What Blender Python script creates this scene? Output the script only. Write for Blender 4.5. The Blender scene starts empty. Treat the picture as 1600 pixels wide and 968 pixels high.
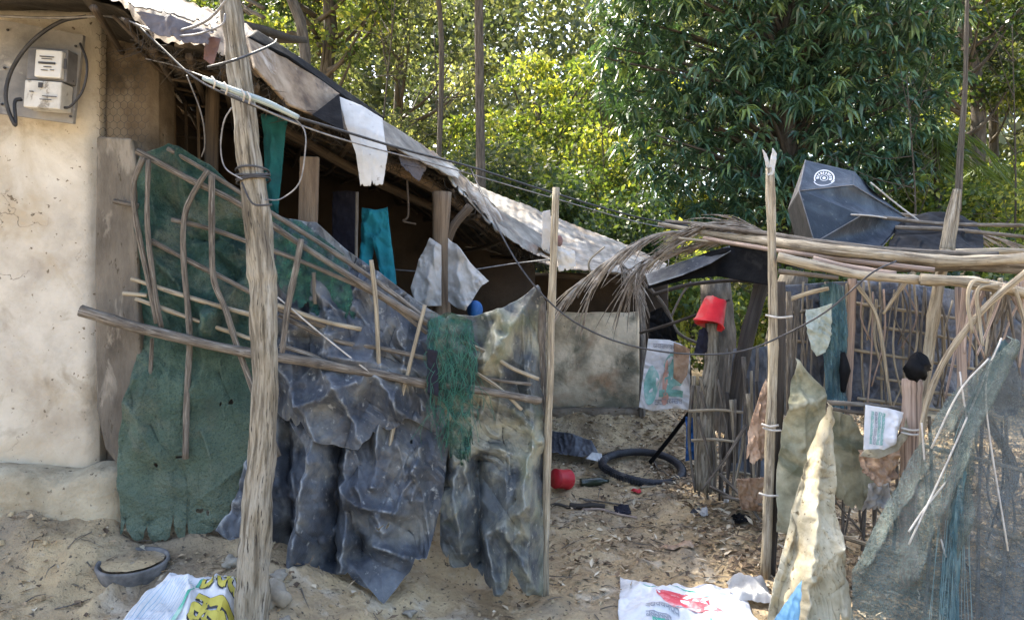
import bpy, math, random
import numpy as np
from mathutils import Vector, noise as mn

R = math.radians
rng = np.random.default_rng(7)
random.seed(7)
sc = bpy.context.scene
C = bpy.context.scene.collection

# ------------------------------------------------------------------ camera, world, sun, exposure
F, CX, HY, EYE = 1155.0, 800.0, 450.0, 1.58      # focal length, centre and horizon of the photograph in its pixels; eye height in m
cam = bpy.data.cameras.new('camera'); camo = bpy.data.objects.new('camera', cam); C.objects.link(camo)
camo.location = (0, 0, EYE); camo.rotation_euler = (R(90), 0, 0)
cam.sensor_width = 36; cam.lens = 36 * F / 1600; cam.shift_y = -34 / 1600
cam.clip_start = .05; cam.clip_end = 2000
sc.camera = camo
SUN_EL, SUN_AZ = 52, -42           # degrees; azimuth measured from straight ahead, negative to the left
sv = Vector((math.sin(R(SUN_AZ)) * math.cos(R(SUN_EL)), math.cos(R(SUN_AZ)) * math.cos(R(SUN_EL)), math.sin(R(SUN_EL))))
w = bpy.data.worlds.new('World'); sc.world = w; w.use_nodes = True
nt = w.node_tree; nt.nodes.clear()
sky = nt.nodes.new('ShaderNodeTexSky'); sky.sky_type = 'NISHITA'; sky.sun_disc = False
sky.sun_elevation = R(SUN_EL); sky.sun_rotation = R(SUN_AZ); sky.dust_density = 4.0; sky.air_density = 1.0; sky.ozone_density = .6
bg = nt.nodes.new('ShaderNodeBackground'); bg.inputs[1].default_value = .15
wo = nt.nodes.new('ShaderNodeOutputWorld'); nt.links.new(sky.outputs[0], bg.inputs[0]); nt.links.new(bg.outputs[0], wo.inputs[0])
sl = bpy.data.lights.new('sun', 'SUN'); sl.energy = 3.7; sl.angle = R(.5); sl.color = (1, .93, .80)
so = bpy.data.objects.new('sun', sl); C.objects.link(so); so.rotation_euler = (-sv).to_track_quat('-Z', 'Y').to_euler()
sc.view_settings.view_transform = 'Standard'; sc.view_settings.look = 'None'
sc.view_settings.gamma = 1; sc.view_settings.use_curve_mapping = False
sc.view_settings.exposure = 2.5
sc.render.engine = 'CYCLES'
sc.cycles.use_denoising = True; sc.cycles.denoising_prefilter = 'ACCURATE'
sc.cycles.max_bounces = 7; sc.cycles.diffuse_bounces = 3; sc.cycles.glossy_bounces = 2
sc.cycles.transparent_max_bounces = 12; sc.cycles.transmission_bounces = 3
sc.cycles.sample_clamp_indirect = 6

def P(px, py, d):
    """the world point seen at pixel (px, py) of the photograph, d metres in front of the eye"""
    return np.array([(px - CX) / F * d, d, EYE - (py - HY) / F * d])

# ------------------------------------------------------------------ noise
_T = np.random.default_rng(11).random((4, 256, 256))
def vn(x, y, s=0):
    x = np.asarray(x, float); y = np.asarray(y, float)
    x, y = x + s * 17.31, y + s * 9.77
    xi = np.floor(x).astype(int); yi = np.floor(y).astype(int); fx = x - xi; fy = y - yi
    fx = fx * fx * (3 - 2 * fx); fy = fy * fy * (3 - 2 * fy)
    t = _T[s % 4]; a = t[xi & 255, yi & 255]; b = t[(xi + 1) & 255, yi & 255]; c = t[xi & 255, (yi + 1) & 255]; d = t[(xi + 1) & 255, (yi + 1) & 255]
    return (a * (1 - fx) + b * fx) * (1 - fy) + (c * (1 - fx) + d * fx) * fy
def fbm(x, y, o=4, s=0):
    r = 0; a = 1; n = 0
    for k in range(o):
        r = r + a * vn(x * 2 ** k, y * 2 ** k, s + k); n += a; a *= .5
    return r / n
def tn(x, y, s=0):
    """faceted noise: random heights joined by flat triangles, sharp where they meet"""
    x, y = np.asarray(x, float) + s * 5.3, np.asarray(y, float) + s * 3.1; x, y = x + .35 * y, y - .2 * x; xi = np.floor(x).astype(int); yi = np.floor(y).astype(int); fx = x - xi; fy = y - yi; t = _T[s % 4]
    a, b, c, d = t[xi & 255, yi & 255], t[(xi + 1) & 255, yi & 255], t[xi & 255, (yi + 1) & 255], t[(xi + 1) & 255, (yi + 1) & 255]
    return np.where(fx + fy < 1, a + fx * (b - a) + fy * (c - a), d + (1 - fx) * (c - d) + (1 - fy) * (b - d)) - .5
def worley(x, y, s=0):
    x = np.asarray(x, float); y = np.asarray(y, float); xi = np.floor(x).astype(int); yi = np.floor(y).astype(int); f1 = np.full(x.shape, 9.); f2 = np.full(x.shape, 9.)
    for i in (-1, 0, 1):
        for j in (-1, 0, 1):
            a, b = xi + i, yi + j; px = a + _T[s % 4][a & 255, b & 255]; py = b + _T[(s + 1) % 4][(a + 7) & 255, (b + 3) & 255]; d = np.hypot(px - x, py - y)
            f2 = np.where(d < f1, f1, np.minimum(f2, d)); f1 = np.minimum(f1, d)
    return f1, f2
def ridge(x, y, s=0): return 1 - np.abs(2 * vn(x, y, s) - 1)
def sstep(a, b, x):
    t = np.clip((x - a) / (b - a), 0, 1); return t * t * (3 - 2 * t)

# ------------------------------------------------------------------ materials
def mat(name, cols, scale=4, detail=8, rough=.85, bump=.4, bscale=30, coord='Object', stretch=(1, 1, 1), stain=None, stain2=None, speck=None,
        crease=None, cracks=None, alpha=None, trans=None, spec=.3, dist=.01, lowz=None, weave=None, sheen=None):
    m = bpy.data.materials.new(name); m.use_nodes = True; t = m.node_tree; N = t.nodes; L = t.links
    b = N['Principled BSDF']; b.inputs['Roughness'].default_value = rough; b.inputs['Specular IOR Level'].default_value = spec
    tc = N.new('ShaderNodeTexCoord'); mp = N.new('ShaderNodeMapping'); mp.inputs['Scale'].default_value = stretch
    L.new(tc.outputs[coord], mp.inputs[0]); V = mp.outputs[0]
    def noise(sc_, det, off=0, v=V, dis=0):
        n = N.new('ShaderNodeTexNoise'); n.inputs['Scale'].default_value = sc_; n.inputs['Detail'].default_value = det; n.inputs['Roughness'].default_value = .62
        n.inputs['Distortion'].default_value = dis
        if off:
            a = N.new('ShaderNodeVectorMath'); a.inputs[1].default_value = (off, off * .7, off * 1.3); L.new(v, a.inputs[0]); v = a.outputs[0]
        L.new(v, n.inputs['Vector']); return n.outputs['Fac']
    def ramp(f, stops, const=False):
        r = N.new('ShaderNodeValToRGB'); e = r.color_ramp.elements
        while len(e) < len(stops): e.new(.5)
        for i, (p, c) in enumerate(stops):
            e[i].position = p; e[i].color = (*c, 1) if not isinstance(c, (int, float)) else (c, c, c, 1)
        L.new(f, r.inputs[0]); return r.outputs[0]
    def mix(f, a, bb, mode='MIX'):
        x = N.new('ShaderNodeMix'); x.data_type = 'RGBA'; x.blend_type = mode
        if isinstance(f, float): x.inputs[0].default_value = f
        else: L.new(f, x.inputs[0])
        L.new(a, x.inputs[6])
        if isinstance(bb, tuple): x.inputs[7].default_value = (*bb, 1)
        else: L.new(bb, x.inputs[7])
        return x.outputs[2]
    n1 = noise(scale, detail)
    k = len(cols); col = ramp(n1, [(.34 + .34 * i / max(1, k - 1), c) for i, c in enumerate(cols)])
    if lowz:    # (z0, z1, colour): a real band of colour by height, like a dirty plaster foot
        sp = N.new('ShaderNodeSeparateXYZ'); L.new(tc.outputs['Object'], sp.inputs[0])
        ad = N.new('ShaderNodeMath'); ad.operation = 'MULTIPLY_ADD'; L.new(noise(2.2, 5, 3.1), ad.inputs[0]); ad.inputs[1].default_value = lowz[3]; L.new(sp.outputs[2], ad.inputs[2])
        mr = N.new('ShaderNodeMapRange'); mr.inputs[1].default_value = lowz[0]; mr.inputs[2].default_value = lowz[1]; mr.inputs[3].default_value = 1; mr.inputs[4].default_value = 0
        L.new(ad.outputs[0], mr.inputs[0]); col = mix(mr.outputs[0], col, lowz[2])
    for i, st in enumerate((stain, stain2)):
        if st:
            c, s_, lo, hi = st[:4]
            col = mix(ramp(noise(s_, 6, 5.3 + 3 * i, dis=.6), [(lo, 0), (hi, st[4] if len(st) > 4 else 1)]), col, c)
    hgt = noise(bscale, 6, 1.7)
    if cracks:
        vo = N.new('ShaderNodeTexVoronoi'); vo.feature = 'DISTANCE_TO_EDGE'; vo.inputs['Scale'].default_value = cracks[0]
        wv = N.new('ShaderNodeVectorMath'); wv.operation = 'MULTIPLY_ADD'; nn = N.new('ShaderNodeTexNoise'); nn.inputs['Scale'].default_value = 6; nn.inputs['Detail'].default_value = 5
        L.new(V, nn.inputs[0]); L.new(nn.outputs['Color'], wv.inputs[0]); wv.inputs[1].default_value = (.35, .35, .35); L.new(V, wv.inputs[2]); L.new(wv.outputs[0], vo.inputs['Vector'])
        ln = ramp(vo.outputs['Distance'], [(0, 1), (cracks[1], 0)])
        mk = ramp(noise(1.6, 3, 9.1), [(cracks[2], 0), (cracks[2] + .06, 1)])
        cm = mix(1.0, ln, mk, 'MULTIPLY'); col = mix(cm, col, cracks[3])
        hh = N.new('ShaderNodeMath'); hh.operation = 'SUBTRACT'; L.new(hgt, hh.inputs[0]); L.new(cm, hh.inputs[1]); hgt = hh.outputs[0]
    if speck:
        c, s_, lo, hi = speck
        col = mix(ramp(noise(s_, 3, 7.7), [(lo, 0), (hi, 1)]), col, c)
    if crease:   # worn pale folds on sharp ridges
        g = N.new('ShaderNodeNewGeometry')
        cf = mix(1.0, ramp(g.outputs['Pointiness'], [(crease[1], 0), (crease[2], crease[3])]), ramp(noise(9, 5, 6.6), [(.40, .05), (.62, 1)]), 'MULTIPLY'); col = mix(cf, col, crease[0])
        if len(crease) > 4: col = mix(ramp(g.outputs['Pointiness'], [(crease[4], 1), (crease[5], 0)]), col, crease[6])  # shade in the fold hollows, painted into the colour
    if weave:
        u = N.new('ShaderNodeMapping'); u.inputs['Scale'].default_value = (weave[0], weave[0], weave[0]); L.new(tc.outputs['UV'], u.inputs[0])
        ck = N.new('ShaderNodeTexChecker'); ck.inputs['Scale'].default_value = 1; L.new(u.outputs[0], ck.inputs['Vector'])
        mm = N.new('ShaderNodeMath'); mm.operation = 'MULTIPLY_ADD'; L.new(ck.outputs['Fac'], mm.inputs[0]); mm.inputs[1].default_value = weave[1]; L.new(hgt, mm.inputs[2]); hgt = mm.outputs[0]
    L.new(col, b.inputs['Base Color'])
    L.new(ramp(noise(scale * 2.3, 4, 2.2), [(.3, max(0, rough - .12)), (.7, min(1, rough + .12))]), b.inputs['Roughness'])
    bp = N.new('ShaderNodeBump'); bp.inputs['Strength'].default_value = bump; bp.inputs['Distance'].default_value = dist
    L.new(hgt, bp.inputs['Height']); L.new(bp.outputs[0], b.inputs['Normal'])
    out = b.outputs[0]; mo = N['Material Output']
    if trans:
        tr = N.new('ShaderNodeBsdfTranslucent'); L.new(col, tr.inputs[0]); ms = N.new('ShaderNodeMixShader'); ms.inputs[0].default_value = trans
        L.new(out, ms.inputs[1]); L.new(tr.outputs[0], ms.inputs[2]); out = ms.outputs[0]
    if alpha:    # loose netting: part of what is behind shows through the holes
        tp = N.new('ShaderNodeBsdfTransparent'); ms = N.new('ShaderNodeMixShader')
        L.new(ramp(noise(alpha[0], 5, 4.4), [(.35, alpha[1]), (.65, alpha[2])]), ms.inputs[0])
        L.new(tp.outputs[0], ms.inputs[1]); L.new(out, ms.inputs[2]); out = ms.outputs[0]
    L.new(out, mo.inputs[0])
    return m

def leafmat(name, stops, tr=.45, rough=.45, spec=.4):
    m = bpy.data.materials.new(name); m.use_nodes = True; t = m.node_tree; N = t.nodes; L = t.links
    b = N['Principled BSDF']; b.inputs['Roughness'].default_value = rough; b.inputs['Specular IOR Level'].default_value = spec
    at = N.new('ShaderNodeAttribute'); at.attribute_name = 'tone'
    r = N.new('ShaderNodeValToRGB'); e = r.color_ramp.elements
    while len(e) < len(stops): e.new(.5)
    for i, (p, c) in enumerate(stops): e[i].position = p; e[i].color = (*c, 1)
    L.new(at.outputs['Fac'], r.inputs[0]); L.new(r.outputs[0], b.inputs['Base Color'])
    if tr:
        tl = N.new('ShaderNodeBsdfTranslucent'); g = N.new('ShaderNodeMix'); g.data_type = 'RGBA'; g.blend_type = 'MULTIPLY'; g.inputs[0].default_value = 1
        L.new(r.outputs[0], g.inputs[6]); g.inputs[7].default_value = (1.75, 1.6, .6, 1); L.new(g.outputs[2], tl.inputs[0])
        ms = N.new('ShaderNodeMixShader'); ms.inputs[0].default_value = tr; L.new(b.outputs[0], ms.inputs[1]); L.new(tl.outputs[0], ms.inputs[2]); L.new(ms.outputs[0], N['Material Output'].inputs[0])
    return m

MUD = (.40, .33, .235)
K = {}
K['plaster'] = mat('mud_plaster', [(0.3399, 0.3027, 0.247), (0.4944, 0.4541, 0.3804), (0.5974, 0.555, 0.4743)], 2.6, 12, .95, .5, 24, lowz=(.15, 1.25, (.37, .29, .175), .6),
                   stain=((.33, .26, .16), 1.9, .52, .68, .65), stain2=((.25, .21, .15), 4.5, .56, .70, .7), speck=((.14, .11, .075), 30, .66, .71), cracks=(2.9, .008, .55, (.12, .09, .065)), dist=.02)
K['brownmud'] = mat('brown_mud', [(0.0675, 0.0525, 0.036), (0.135, 0.1065, 0.075), (0.2025, 0.165, 0.12)], 4, 9, .95, .7, 26, stain=((.30, .27, .22), 2, .55, .7, .7), speck=((.05, .04, .03), 22, .68, .73), dist=.02)
K['claywall'] = mat('clay_wall', [(0.3965, 0.335, 0.2363), (0.666, 0.5631, 0.4034), (0.8405, 0.7128, 0.5244)], 4, 12, .95, .6, 20, stain=((.34, .21, .12), 1.6, .55, .68, .8), stain2=((.12, .12, .085), 2.3, .5, .62, .85),
                    speck=((.03, .03, .025), 13, .70, .73), dist=.02, lowz=(.55, 1.1, (.15, .135, .095), .5))
K['darkmud'] = mat('shade_dark_mud_wall', [(.022, .016, .011), (.05, .036, .024)], 3, 8, .95, .6, 20)  # interior shade of veranda and hut put into the wall colour
K['earth'] = mat('bare_earth', [(0.2166, 0.1548, 0.0863), (0.3938, 0.2958, 0.1687), (0.512, 0.4005, 0.2393)], 2.4, 13, .97, 1.0, 30, stain=((.19, .155, .115), 1.2, .48, .64, .75), stain2=((.50, .445, .35), 4.1, .55, .67, .6),
                 speck=((.075, .062, .048), 42, .60, .68), dist=.03)
K['grass_far'] = mat('forest_floor', [(.05, .06, .02), (.14, .13, .06)], 2, 8, .95, .8, 10)
K['bark'] = mat('peeled_bark', [(0.0574, 0.0492, 0.0344), (0.1968, 0.1722, 0.1271), (0.328, 0.2993, 0.2378), (0.164, 0.1394, 0.1025)], 6, 12, .85, .8, 24, 'UV', (4, .75, 1), stain=((.09, .075, .055), 3.2, .50, .62, .75),
                stain2=((.46, .44, .385), 3.4, .54, .66, .6), speck=((.03, .025, .02), 15, .60, .66), dist=.02)
K['stick'] = mat('grey_brown_stick', [(0.0723, 0.0595, 0.0467), (0.1573, 0.136, 0.1105), (0.2635, 0.238, 0.1997)], 9, 10, .85, .9, 40, 'UV', (3, 1.2, 1), stain=((.05, .04, .032), 4, .52, .62, .85), stain2=((.40, .375, .33), 5, .58, .66, .7), dist=.006)
K['bamboo'] = mat('weathered_bamboo', [(0.1482, 0.1185, 0.0787), (0.2877, 0.2455, 0.1732), (0.401, 0.3555, 0.2676)], 6, 10, .7, .6, 40, 'UV', (3, .9, 1), stain=((.09, .07, .05), 4, .53, .63, .8), stain2=((.52, .49, .42), 5, .60, .68, .6), speck=((.05, .04, .03), 22, .64, .7), dist=.005)
K['bamboo_red'] = mat('reddish_bamboo', [(.20, .14, .11), (.33, .25, .20), (.42, .34, .28)], 6, 8, .75, .5, 40, 'UV', (6, .3, 1), stain=((.07, .05, .04), 4, .52, .62, .8), dist=.005)
K['darkwood'] = mat('dark_wood', [(.03, .025, .022), (.075, .065, .055)], 6, 8, .8, .6, 30, 'UV', (4, .5, 1))
K['brownwood'] = mat('brown_wood', [(0.0845, 0.0585, 0.039), (0.156, 0.1137, 0.0748), (0.195, 0.1495, 0.104)], 5, 8, .8, .7, 30, 'UV', (5, .5, 1))
K['rafter'] = mat('dark_brown_rafter', [(.035, .025, .018), (.10, .075, .05)], 5, 8, .85, .6, 30, 'UV', (5, .5, 1))  # plain dark brown wood
K['board'] = mat('mud_coated_plank', [(0.0574, 0.0482, 0.0383), (0.1186, 0.1033, 0.0826), (0.1797, 0.1568, 0.1263)], 3.5, 10, .95, .8, 30, stretch=(2, 1, .7), stain=((.27, .24, .195), 5, .56, .66, .8), speck=((.06, .05, .035), 24, .64, .7), dist=.012)
K['tarp'] = mat('blue_grey_tarp', [(.022, .027, .036), (.058, .067, .083), (.115, .127, .142)], 6, 11, .56, .5, 40, stain=((.24, .235, .20), 3.6, .50, .70, .6), stain2=((.04, .045, .055), 2.3, .50, .66, .6),
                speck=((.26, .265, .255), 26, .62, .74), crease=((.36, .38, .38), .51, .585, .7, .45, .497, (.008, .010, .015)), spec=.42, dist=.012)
K['tarp_pale'] = mat('pale_blue_grey_tarp', [(.06, .068, .09), (.13, .145, .18), (.24, .255, .28)], 7.5, 13, .68, 1.0, 30, stain=((.30, .285, .24), 3.1, .53, .64, .6), crease=((.36, .38, .39), .51, .585, .8, .44, .495, (.02, .025, .03)), spec=.35, dist=.035)  # tarp colours raised to offset the shade behind the lattice
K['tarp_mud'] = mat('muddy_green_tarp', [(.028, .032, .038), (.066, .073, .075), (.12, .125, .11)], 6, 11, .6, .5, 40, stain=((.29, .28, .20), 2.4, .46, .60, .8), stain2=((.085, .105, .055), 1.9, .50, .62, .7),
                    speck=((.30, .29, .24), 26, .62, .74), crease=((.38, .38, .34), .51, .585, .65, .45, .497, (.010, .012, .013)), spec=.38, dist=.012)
K['tarp_dark'] = mat('dark_plastic_sheet', [(.015, .018, .025), (.045, .05, .062), (.11, .12, .13)], 7, 12, .6, .6, 18, stain=((.22, .22, .20), 3, .58, .7, .6), crease=((.30, .31, .33), .52, .62, .7), spec=.5)
K['black'] = mat('black_plastic', [(.0025, .003, .004), (.007, .008, .010)], 5, 8, .7, .6, 14, stain=((.06, .06, .055), 5, .60, .72, .4), spec=.12)
K['greenmat'] = mat('green_shade_cloth', [(.008, .028, .024), (.028, .075, .058), (.09, .15, .115)], 7, 13, .9, 1.0, 60, lowz=(.45, 1.7, (.13, .165, .12), 1.1), stain=((.17, .18, .135), 3.1, .50, .64, .65),
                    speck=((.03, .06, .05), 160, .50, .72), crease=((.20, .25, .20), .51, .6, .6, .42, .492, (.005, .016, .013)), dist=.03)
K['greennet'] = mat('green_fishing_net', [(.012, .06, .045), (.04, .13, .10)], 14, 6, .8, .8, 60, alpha=(22, .1, .85))
K['tealnet'] = mat('teal_grey_net', [(.05, .068, .062), (.10, .125, .115)], 6, 6, .8, .5, 60, alpha=(90, .40, .95))
K['tealthick'] = mat('teal_net_fold', [(.02, .055, .065), (.06, .13, .15), (.16, .24, .245)], 9, 6, .8, .5, 60, stretch=(6, 6, .6), alpha=(5, .45, .95))
K['tin'] = mat('weathered_tin', [(0.06, 0.0524, 0.0432), (0.162, 0.1484, 0.1242), (0.276, 0.2561, 0.2214)], 6, 12, .6, .5, 14, stain=((.17, .09, .05), 2.6, .54, .68, .75), stain2=((.60, .60, .57), 2, .56, .66, .7), spec=.4)
K['tinbrown'] = mat('brown_fibre_sheet', [(0.081, 0.0567, 0.0386), (0.207, 0.158, 0.1088), (0.324, 0.2632, 0.193)], 6, 12, .85, .6, 20, stain=((.50, .47, .42), 3, .55, .66, .8), stain2=((.06, .05, .045), 4, .58, .66, .8))
K['white_sheet'] = mat('white_plastic_sheet', [(0.337, 0.3405, 0.3335), (0.4633, 0.4656, 0.4535)], 5, 8, .7, .5, 18, stain=((.32, .31, .28), 4, .57, .7, .7), speck=((.25, .24, .22), 30, .66, .72))
K['purple_flap'] = mat('grey_purple_cloth', [(0.06, 0.055, 0.06), (0.12, 0.11, 0.1175)], 6, 8, .85, .6, 30)
K['pinkflap'] = mat('faded_pink_cloth', [(0.15, 0.072, 0.066), (0.132, 0.108, 0.102)], 6, 6, .85, .6, 30)
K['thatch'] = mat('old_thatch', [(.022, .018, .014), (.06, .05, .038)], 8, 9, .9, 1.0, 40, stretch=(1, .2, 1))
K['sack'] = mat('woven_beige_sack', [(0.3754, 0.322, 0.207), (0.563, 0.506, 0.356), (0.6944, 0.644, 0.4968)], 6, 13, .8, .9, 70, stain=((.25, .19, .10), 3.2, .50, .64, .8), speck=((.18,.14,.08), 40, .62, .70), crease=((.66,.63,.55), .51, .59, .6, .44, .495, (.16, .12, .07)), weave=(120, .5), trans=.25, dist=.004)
K['sack_green'] = mat('stained_grey_sack', [(0.208, 0.2, 0.126), (0.416, 0.39, 0.2604), (0.6032, 0.57, 0.4032)], 6, 13, .8, .8, 60, stain=((.14, .15, .09), 3.2, .5, .62, .8), weave=(120, .5), trans=.2, crease=((.55, .53, .46), .52, .62, .6), dist=.004)
K['sack_white'] = mat('white_woven_sack', [(0.414, 0.4223, 0.4388), (0.5465, 0.5548, 0.5713), (0.6127, 0.621, 0.6376)], 4, 7, .6, .4, 60, stain=((.42, .40, .34), 3, .56, .7, .6), weave=(140, .4), dist=.004)
K['cloth_white'] = mat('dingy_white_cloth', [(0.306, 0.2975, 0.2805), (0.476, 0.4675, 0.4505), (0.561, 0.5525, 0.5355)], 4, 7, .85, .5, 50, stain=((.30, .25, .18), 3, .55, .7, .6), trans=.2)
K['teal'] = mat('teal_cotton', [(.004, .085, .115), (.008, .15, .19)], 8, 5, .9, .4, 50)
K['teal_dark'] = mat('dark_teal_cotton', [(.004, .045, .05), (.01, .10, .10)], 8, 5, .9, .4, 50)
K['navy'] = mat('navy_cloth', [(0.007, 0.007, 0.0158), (0.0175, 0.0175, 0.028)], 8, 5, .9, .6, 50)
K['blue'] = mat('blue_plastic', [(.01, .06, .20), (.02, .12, .33)], 5, 4, .5, .4, 30)
K['lightblue'] = mat('light_blue_plastic', [(.10, .24, .36), (.22, .40, .52)], 5, 5, .6, .5, 30, stain=((.5, .52, .5), 5, .55, .66, .7))
K['red'] = mat('red_plastic', [(.50, .010, .018), (.70, .03, .04)], 9, 8, .45, .3, 30, spec=.5, stain=((.42, .22, .18), 9, .50, .64, .6))
K['darkred'] = mat('dull_red_plastic', [(.36, .014, .022), (.50, .03, .04)], 6, 5, .45, .3, 30, stain=((.30, .2, .15), 5, .6, .7, .5))
K['brownrag'] = mat('rust_brown_rag', [(.20, .12, .075), (.36, .25, .17), (.44, .36, .28)], 6, 8, .9, .7, 30, stain=((.10, .05, .03), 5, .52, .62, .9))
K['umb'] = mat('faded_black_nylon', [(.008, .013, .021), (.017, .026, .038)], 5, 10, .55, .5, 14, stain=((.045, .06, .075), 3.4, .50, .66, .8), speck=((.07, .08, .085), 30, .62, .72), spec=.3)
K['umb_in'] = mat('grey_lining', [(.16, .15, .14), (.26, .25, .23)], 3, 6, .7, .3, 12)
K['wire'] = mat('black_cable', [(.018, .018, .02), (.045, .045, .048)], 20, 3, .5, .1, 30)
K['greywire'] = mat('grey_cable', [(.10, .10, .105), (.22, .22, .225)], 20, 3, .6, .1, 30)
K['palewire'] = mat('pale_rope', [(.30, .28, .25), (.48, .46, .42)], 20, 3, .8, .3, 90)
K['conduit'] = mat('blue_grey_conduit', [(0.135, 0.195, 0.2025), (0.225, 0.285, 0.2925), (0.4125, 0.42, 0.39)], 9, 6, .5, .3, 20, 'UV', (3, .6, 1))
K['metalboard'] = mat('grey_meter_board', [(0.1105, 0.1105, 0.1105), (0.1955, 0.1913, 0.187), (0.272, 0.2635, 0.2465)], 4, 8, .6, .4, 20, stain=((.42, .40, .36), 6, .6, .7, .7))
K['meterbody'] = mat('grey_meter_body', [(.09, .09, .095), (.17, .17, .175)], 9, 4, .5, .2, 30)
K['meterwhite'] = mat('white_meter_face', [(0.448, 0.448, 0.432), (0.56, 0.56, 0.544)], 7, 6, .4, .1, 30, stain=((.36, .34, .3), 9, .6, .7, .6))
K['metercover'] = mat('grubby_white_cover', [(0.368, 0.36, 0.328), (0.528, 0.52, 0.488)], 12, 8, .6, .4, 40, stain=((.16, .14, .11), 16, .55, .62, .8))
K['ink'] = mat('dark_ink', [(.03, .03, .035), (.05, .05, .055)], 6, 2, .7, .1, 30)
K['inkgrey'] = mat('faded_grey_ink', [(.20, .21, .24), (.30, .31, .34)], 9, 4, .8, .1, 30)
K['inkgreen'] = mat('green_print', [(.03, .24, .17), (.08, .34, .25), (.3, .45, .38)], 14, 5, .7, .2, 30)
K['inkteal'] = mat('faded_teal_print', [(.10, .25, .22), (.18, .36, .33), (.4, .5, .48)], 11, 5, .8, .2, 30)
K['inkred'] = mat('red_print', [(.45, .03, .055), (.55, .08, .10), (.6, .35, .35)], 12, 5, .7, .2, 30)
K['inkyellow'] = mat('yellow_print', [(0.375, 0.315, 0.045), (0.465, 0.4125, 0.09)], 14, 5, .7, .2, 30)
K['inkwhite'] = mat('white_print', [(.6, .6, .6), (.7, .7, .7)], 14, 5, .7, .1, 30)
K['stone'] = mat('grey_stone', [(.13, .115, .09), (.25, .225, .18), (.33, .30, .245)], 6, 8, .95, .8, 30)
K['rubber'] = mat('black_rubber', [(.012, .013, .016), (.035, .037, .045)], 9, 6, .6, .6, 40, stain=((.20, .18, .15), 8, .58, .7, .5))
K['glassdark'] = mat('dark_green_glass', [(.012, .02, .012), (.03, .04, .025)], 5, 3, .2, .1, 30, spec=.6)
K['frond'] = mat('dry_palm_frond', [(.10, .08, .06), (.24, .20, .155), (.38, .34, .28)], 14, 6, .85, .5, 50, stretch=(1, 1, 1))
K['ash'] = mat('ash_grey_wood', [(.06, .06, .06), (.2, .19, .18)], 9, 6, .9, .6, 30)
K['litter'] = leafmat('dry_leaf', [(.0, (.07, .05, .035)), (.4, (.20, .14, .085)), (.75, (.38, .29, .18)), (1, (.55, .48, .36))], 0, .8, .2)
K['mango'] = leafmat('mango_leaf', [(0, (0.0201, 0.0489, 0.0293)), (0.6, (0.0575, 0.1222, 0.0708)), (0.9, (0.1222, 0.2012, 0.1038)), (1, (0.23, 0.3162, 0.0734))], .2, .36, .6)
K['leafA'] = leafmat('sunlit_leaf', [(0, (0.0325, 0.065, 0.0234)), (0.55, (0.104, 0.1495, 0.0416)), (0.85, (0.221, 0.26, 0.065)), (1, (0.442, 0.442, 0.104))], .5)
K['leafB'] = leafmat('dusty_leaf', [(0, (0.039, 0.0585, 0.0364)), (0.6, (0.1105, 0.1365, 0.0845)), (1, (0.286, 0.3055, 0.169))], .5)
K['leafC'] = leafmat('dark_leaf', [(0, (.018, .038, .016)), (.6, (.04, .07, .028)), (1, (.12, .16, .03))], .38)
K['trunk'] = mat('tree_bark', [(0.036, 0.03, 0.0228), (0.078, 0.066, 0.051), (0.132, 0.114, 0.09)], 6, 8, .9, 1, 20, 'UV', (4, .8, 1))

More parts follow.
